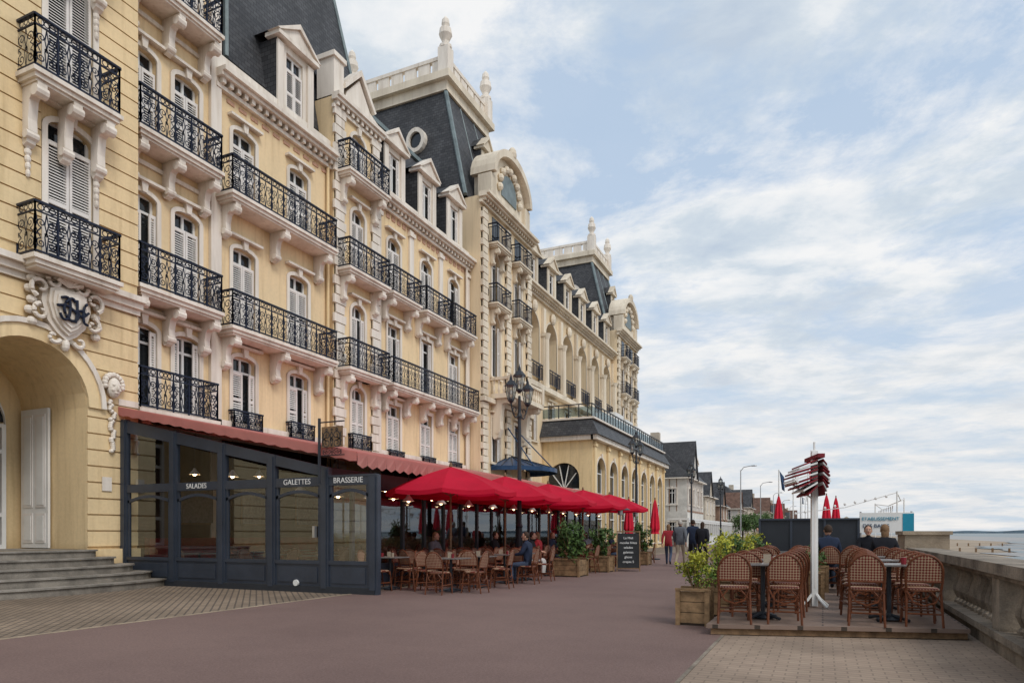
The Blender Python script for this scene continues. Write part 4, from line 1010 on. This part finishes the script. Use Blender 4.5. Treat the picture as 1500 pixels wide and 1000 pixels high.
villa(76,11,10,7.4,5.2,-13.5,'house3','slate',1);villa(92,9,9,6.2,4,-14,'house1','slate',2);villa(105,10,9,5.4,4.4,-14,'house2','slate',3)
villa(120,11,9,5.4,3.5,-13,'house3','tile',4);villa(138,12,9,6.2,4.4,-13,'house1','slate',5);villa(158,13,9,5.4,3.6,-13,'house3','tile',6)
villa(180,14,9,6.6,4.4,-12.5,'house1','tile',7);villa(206,16,9,6,4,-12.5,'house3','slate',8);villa(240,18,9,7,5,-12,'house1','tile',9);villa(280,22,9,6,4,-12,'house2','slate',10);villa(330,25,9,7.5,5,-11,'house3','tile',11)
W=MB()
for i in range(22):
    y=65+i*1.6;W.box(-11.6,-11.4,y,y+.12,0,2.5,'white')
    if i<21: W.box(-11.55,-11.5,y+.12,y+1.6,0,.9,'white');W.box(-11.57,-11.43,y+.12,y+1.6,2.3,2.5,'white')
W.box(-13.4,-11.4,65,99,2.5,2.7,'white')
W.obj('white_colonnade')
W=MB()
for i in range(9): 
    y=60+i*2.4;W.box(1.0,2.4,y,y+1.9,0,2.1,'white');W.ext([(.9,y-.1,2.1),(2.5,y-.1,2.1),(1.7,y-.1,2.6)],[(.9,y+2,2.1),(2.5,y+2,2.1),(1.7,y+2,2.6)],'house1')
W.obj('beach_huts')
def tree(x,y,h,r,n,seed):
    e=empty('tree',(x,y,0));W=MB();rn=random.Random(seed)
    W.tube([(0,0,0),(.05,.03,h*.35),(0,.1,h*.6)],.16,'soil',8,.08)
    for k in range(7):
        a=rn.uniform(0,6.28);W.tube([(0,.05,h*.4),(r*.4*math.cos(a),r*.4*math.sin(a),h*.65),(r*.8*math.cos(a),r*.8*math.sin(a),h*rn.uniform(.7,.95))],.06,'soil',5,.015)
    leaves(W,(0,0,h*.68),(r,r,h*.3),n,('leafg','leaf3','leafd'),.16,seed);W.obj('crown',e,fix=False)
for i,(x,y,h) in enumerate(((-10.2,100,4.0),(-10.8,106,4.0),(-10.2,118,4.5),(-10.5,130,4.5),(-10,150,5.5),(-10,172,6))): tree(x,y,h,1.9,1100,70+i)
# ============================================================ PEOPLE
def human(name,loc,heading,pose,top,bottom,hair,height=1.72,bulk=1.0,phase=1,long_hair=False,turn=0):
    s=height/1.72;e=empty(name,loc,heading)
    J={};
    if pose=='sit':
        J=dict(pel=(0,0,.56),sp=(0,-.02,.78),ch=(0,0,.98),nk=(0,.02,1.13),hb=(0,.04,1.19))
        for n,x in (('L',-1),('R',1)):
            J['sh'+n]=(x*.17,0,1.06);J['el'+n]=(x*.23,.10,.82);J['wr'+n]=(x*.13,.32,.79)
            J['hp'+n]=(x*.09,.02,.53);J['kn'+n]=(x*.12,.42,.52);J['an'+n]=(x*.12,.40,.10);J['to'+n]=(x*.13,.55,.04)
    else:
        J=dict(pel=(0,0,.97),sp=(0,0,1.15),ch=(0,.01,1.32),nk=(0,.02,1.47),hb=(0,.035,1.53))
        for n,x in (('L',-1),('R',1)):
            f=phase*x
            J['sh'+n]=(x*.175,0,1.41);J['el'+n]=(x*.24,-.08*f-.02,1.14);J['wr'+n]=(x*.245,-.16*f+.06,.90)
            J['hp'+n]=(x*.09,0,.93)
            if f>0: J['kn'+n]=(x*.10,.19,.53);J['an'+n]=(x*.10,.26,.10);J['to'+n]=(x*.12,.41,.05)
            else: J['kn'+n]=(x*.10,.05,.50);J['an'+n]=(x*.10,-.27,.17);J['to'+n]=(x*.12,-.20,.045)
    Rd=dict(pel=.145,sp=.135,ch=.15,nk=.055,hb=.05)
    for n in 'LR': Rd.update({'sh'+n:.078,'el'+n:.052,'wr'+n:.036,'hp'+n:.098,'kn'+n:.066,'an'+n:.043,'to'+n:.038})
    E=[('pel','sp','t'),('sp','ch','t'),('ch','nk','t'),('nk','hb','s')]
    for n in 'LR': E+=[('ch','sh'+n,'t'),('sh'+n,'el'+n,'t'),('el'+n,'wr'+n,'t'),('pel','hp'+n,'b'),('hp'+n,'kn'+n,'b'),('kn'+n,'an'+n,'b'),('an'+n,'to'+n,'f')]
    keys=list(J);idx={k:i for i,k in enumerate(keys)}
    me=bpy.data.meshes.new('skel');me.from_pydata([Vector(J[k])*s for k in keys],[(idx[a],idx[b]) for a,b,_ in E],[])
    o=bpy.data.objects.new('skel',me);col.objects.link(o)
    md=o.modifiers.new('s','SKIN')
    if not me.skin_vertices: 
        bm=bmesh.new();bm.from_mesh(me);bm.verts.layers.skin.verify();bm.to_mesh(me);bm.free()
    sv=me.skin_vertices[0].data
    for k in keys:
        b=bulk if k in('sp','ch','pel','shL','shR','elL','elR') else 1
        r=Rd[k]*s*b;sv[idx[k]].radius=(r,r*(.78 if k in('ch','sp','pel') else 1));sv[idx[k]].use_root=(k=='pel')
    sb=o.modifiers.new('b','SUBSURF');sb.levels=2;sb.render_levels=2
    dg=bpy.context.evaluated_depsgraph_get();dg.update()
    nm=bpy.data.meshes.new_from_object(o.evaluated_get(dg));bpy.data.objects.remove(o)
    nm.materials.clear()
    for m_ in (top,bottom,'skin','shoe'): nm.materials.append(MATS[m_])
    ml={'t':0,'b':1,'s':2,'f':3}
    segs=[(Vector(J[a])*s,Vector(J[b])*s,ml[c]) for a,b,c in E]
    for p in nm.polygons:
        c=p.center;best=9;bi=0
        for a,b,k in segs:
            ab=b-a;t=max(0,min(1,(c-a).dot(ab)/ab.length_squared));dd=(c-(a+ab*t)).length
            if k==0: dd-=.03
            if dd<best: best=dd;bi=k
        if bi==1 and pose!='sit' and c.z>.82*s: bi=0
        if bi==1 and pose=='sit' and c.z>.60*s and c.y<.1: bi=0
        p.material_index=bi;p.use_smooth=True
    bo=bpy.data.objects.new('body',nm);col.objects.link(bo);bo.parent=e
    W=MB();W.ell((0,.0,0),(.074,.092,.115),'skin',16,12)
    W.ell((0,.093,-.012),(.014,.02,.026),'skin',8,6);W.ell((0,.05,-.08),(.045,.04,.035),'skin',10,6)
    for x in (-1,1):
        W.ell((x*.076,-.005,-.01),(.012,.022,.032),'skin',8,6);W.ell((x*.03,.082,.012),(.013,.008,.008),'cl_white',8,6);W.ell((x*.03,.089,.012),(.006,.004,.006),'cl_black',6,5)
        W.ell((x*.03,.086,.034),(.02,.006,.005),hair,8,4)
    W.ell((0,.087,-.056),(.024,.008,.007),'cl_red',8,5)
    i0=len(W.v);W.ell((0,-.018,.022),(.084,.092,.108),hair,16,10)
    for q in range(i0,len(W.v)):
        x,y,z=W.v[q]
        if y>.035 and z<.075: W.v[q]=(x*.8,.03,z)
        if z<-.05: W.v[q]=(x*.85,y*.9,-.05)
    if long_hair: W.ell((0,-.06,-.07),(.075,.045,.13),hair,12,8)
    h=W.obj('head',e,smooth=True);hb=Vector(J['hb'])*s;h.location=hb+Vector((0,.015,.095))*s;h.scale=(s,)*3;h.rotation_euler=(0,0,turn)
    for n,x in (('L',-1),('R',1)):
        W=MB();wr=Vector(J['wr'+n])*s;dirv=(Vector(J['wr'+n])-Vector(J['el'+n])).normalized();side=dirv.cross(Vector((0,1,0))).cross(dirv).normalized() if pose!='sit' else dirv.cross(Vector((0,0,1))).normalized()
        nor=dirv.cross(side)
        W.tube([wr-dirv*.02,wr+dirv*.02,wr+dirv*.05,wr+dirv*.09],.028,'skin',8,.034)
        for k,(o_,l) in enumerate(((-.028,.062),(-.010,.075),(.010,.080),(.029,.070))):
            b=wr+dirv*.085+side*o_;W.tube([b,b+dirv*l*.5+nor*.006,b+dirv*l*.8+nor*.02,b+dirv*l*.95+nor*.035],.0095,'skin',6,.006)
        b=wr+dirv*.035+side*.032;W.tube([b,b+dirv*.03+side*.022,b+dirv*.06+side*.024+nor*.01],.012,'skin',6,.008)
        W.obj('hand',e,smooth=True)
    return e
human('walking_man',(-5.0,26.6,.004),R(-3),'walk','cl_grey','cl_beige','hairw',1.76,1.2,1)
human('walking_woman',(-5.65,27.6,.004),R(4),'walk','cl_red','cl_jean','hairl',1.62,1.05,-1,True)
human('walking_man',(-4.75,28.0,.004),R(0),'walk','cl_navy','cl_black','hairb',1.80,1.15,-1)
human('walking_woman',(-4.10,26.2,.004),R(-6),'walk','cl_black','cl_black','hairb',1.68,1.3,1,True)
human('walking_man',(-3.9,52,.004),R(175),'walk','cl_navy','cl_jean','hairb',1.78,1.1,1)
human('walking_woman',(-4.6,56,.004),R(180),'walk','cl_beige','cl_jean','hairl',1.66,1.1,-1,True)
human('walking_man',(-3.4,75,.004),R(0),'walk','cl_black','cl_navy','hairb',1.78,1.1,1)
SP=(('cl_black','cl_white','hairb',False),('cl_navy','cl_jean','hairl',True),('cl_navy','cl_jean','hairb',False),('cl_black','cl_navy','hairl',True),('cl_black','cl_jean','hairb',False),('cl_navy','cl_jean','hairb',False),('cl_grey','cl_black','hairb',True),('cl_black','cl_jean','hairw',False),('cl_grey','cl_jean','hairl',True),('cl_black','cl_jean','hairb',False),('cl_red','cl_jean','hairl',True),('cl_navy','cl_black','hairb',False))
for k,(x,y,z,r) in enumerate(SEATED):
    t,b,h,lh=SP[k]
    human('seated_customer',(x,y,z),r,'sit',t,b,h,1.62,1.15,1,lh,.2)
W=MB();W.lathe(0,0,[(.22,0),(.22,.7),(.1,.75),(.035,.8),(.035,2.0),(.1,2.02),(.1,2.2),(.05,2.22)],12,'alu');W.lathe(0,0,[(.42,2.2),(.3,2.27),(.02,2.32)],16,'dark');PH=W.mesh('patio_heater')
for x,y in ((-7.3,26.4),(-7.6,30)): inst('patio_heater',PH,(x,y,0))
# ============================================================ WORLD / LIGHT
w=bpy.data.worlds.new("World");scene.world=w;w.use_nodes=True;nt=w.node_tree;N=nt.nodes;L=nt.links
bg=N['Background'];bg.inputs[1].default_value=.128
SUN_EL,SUN_AZ=R(48),R(120)
sk_=N.new('ShaderNodeTexSky');sk_.sky_type='NISHITA';sk_.sun_disc=False;sk_.sun_elevation=SUN_EL;sk_.sun_rotation=SUN_AZ;sk_.dust_density=2
tc=N.new('ShaderNodeTexCoord');sp=N.new('ShaderNodeSeparateXYZ');L.new(tc.outputs['Generated'],sp.inputs[0])
def math_(op,a,b=None,clamp=False):
    n=N.new('ShaderNodeMath');n.operation=op;n.use_clamp=clamp
    for i,v in enumerate((a,b)):
        if v is None: continue
        if isinstance(v,(int,float)): n.inputs[i].default_value=v
        else: L.new(v,n.inputs[i])
    return n.outputs[0]
zz=math_('ADD',math_('MAXIMUM',sp.outputs[2],0),.16)
cx=math_('DIVIDE',sp.outputs[0],zz);cy=math_('DIVIDE',sp.outputs[1],zz)
cm=N.new('ShaderNodeCombineXYZ');L.new(cx,cm.inputs[0]);L.new(cy,cm.inputs[1])
def noise(scale,det,rough,dist,loc=(0,0,0)):
    mp=N.new('ShaderNodeMapping');mp.inputs['Location'].default_value=loc;mp.inputs['Rotation'].default_value=(0,0,R(-25));mp.inputs['Scale'].default_value=(.85,1.05,1);L.new(cm.outputs[0],mp.inputs[0])
    n=N.new('ShaderNodeTexNoise');n.inputs['Scale'].default_value=scale;n.inputs['Detail'].default_value=det;n.inputs['Roughness'].default_value=rough;n.inputs['Distortion'].default_value=dist
    L.new(mp.outputs[0],n.inputs['Vector']);return n.outputs['Fac']
def ramp(f,stops):
    r=N.new('ShaderNodeValToRGB');L.new(f,r.inputs[0]);e=r.color_ramp.elements
    e[0].position,e[0].color=stops[0][0],(*stops[0][1],1);e[1].position,e[1].color=stops[-1][0],(*stops[-1][1],1)
    for p,c in stops[1:-1]:
        x=e.new(p);x.color=(*c,1)
    return r.outputs[0]
def mix(f,a,b,mode='MIX'):
    n=N.new('ShaderNodeMix');n.data_type='RGBA';n.blend_type=mode
    if isinstance(f,(int,float)): n.inputs[0].default_value=f
    else: L.new(f,n.inputs[0])
    for k,v in ((6,a),(7,b)):
        if isinstance(v,tuple): n.inputs[k].default_value=(*v,1)
        else: L.new(v,n.inputs[k])
    return n.outputs[2]
shade=ramp(noise(3.2,10,.60,.15,(.4,0,0)),[(.32,(4.1,4.8,5.7)),(.44,(5.0,5.6,6.2)),(.51,(6.2,6.5,6.8)),(.60,(7.1,7.15,7.2))])
mask=ramp(noise(1.9,10,.66,.25,(3.1,1.7,0)),[(.40,(.05,.05,.05)),(.54,(1,1,1))])
blue=mix(.25,(4.5,5.6,7.0),sk_.outputs[0])
base=mix(mask,blue,shade)
hz=ramp(sp.outputs[2],[(0,(1,1,1)),(.10,(.75,.75,.75)),(.34,(0,0,0))])
hazec=ramp(noise(2.2,10,.66,.2,(7,2,0)),[(.40,(4.9,5.5,6.1)),(.54,(6.9,6.7,6.5))])
hz2=math_('MULTIPLY',hz,.75)
fin=mix(hz2,base,hazec)
L.new(fin,bg.inputs[0])
sd=bpy.data.lights.new('sun','SUN');sd.energy=1.5;sd.angle=R(20);sd.color=(1,.96,.90);so=bpy.data.objects.new('sun',sd);col.objects.link(so)
dirv=Vector((math.sin(SUN_AZ)*math.cos(SUN_EL),math.cos(SUN_AZ)*math.cos(SUN_EL),math.sin(SUN_EL)))
so.rotation_euler=dirv.to_track_quat('Z','Y').to_euler();so.location=(20,-20,40)
cd=bpy.data.cameras.new('camera');cd.lens=24;cd.sensor_width=36;cd.shift_y=.1867;cd.clip_end=30000;cd.clip_start=.1
co=bpy.data.objects.new('camera',cd);col.objects.link(co);co.location=(0,0,1.3);co.rotation_euler=(R(90),0,R(24.47));scene.camera=co
scene.view_settings.view_transform='Standard';scene.view_settings.look='None';scene.view_settings.exposure=0
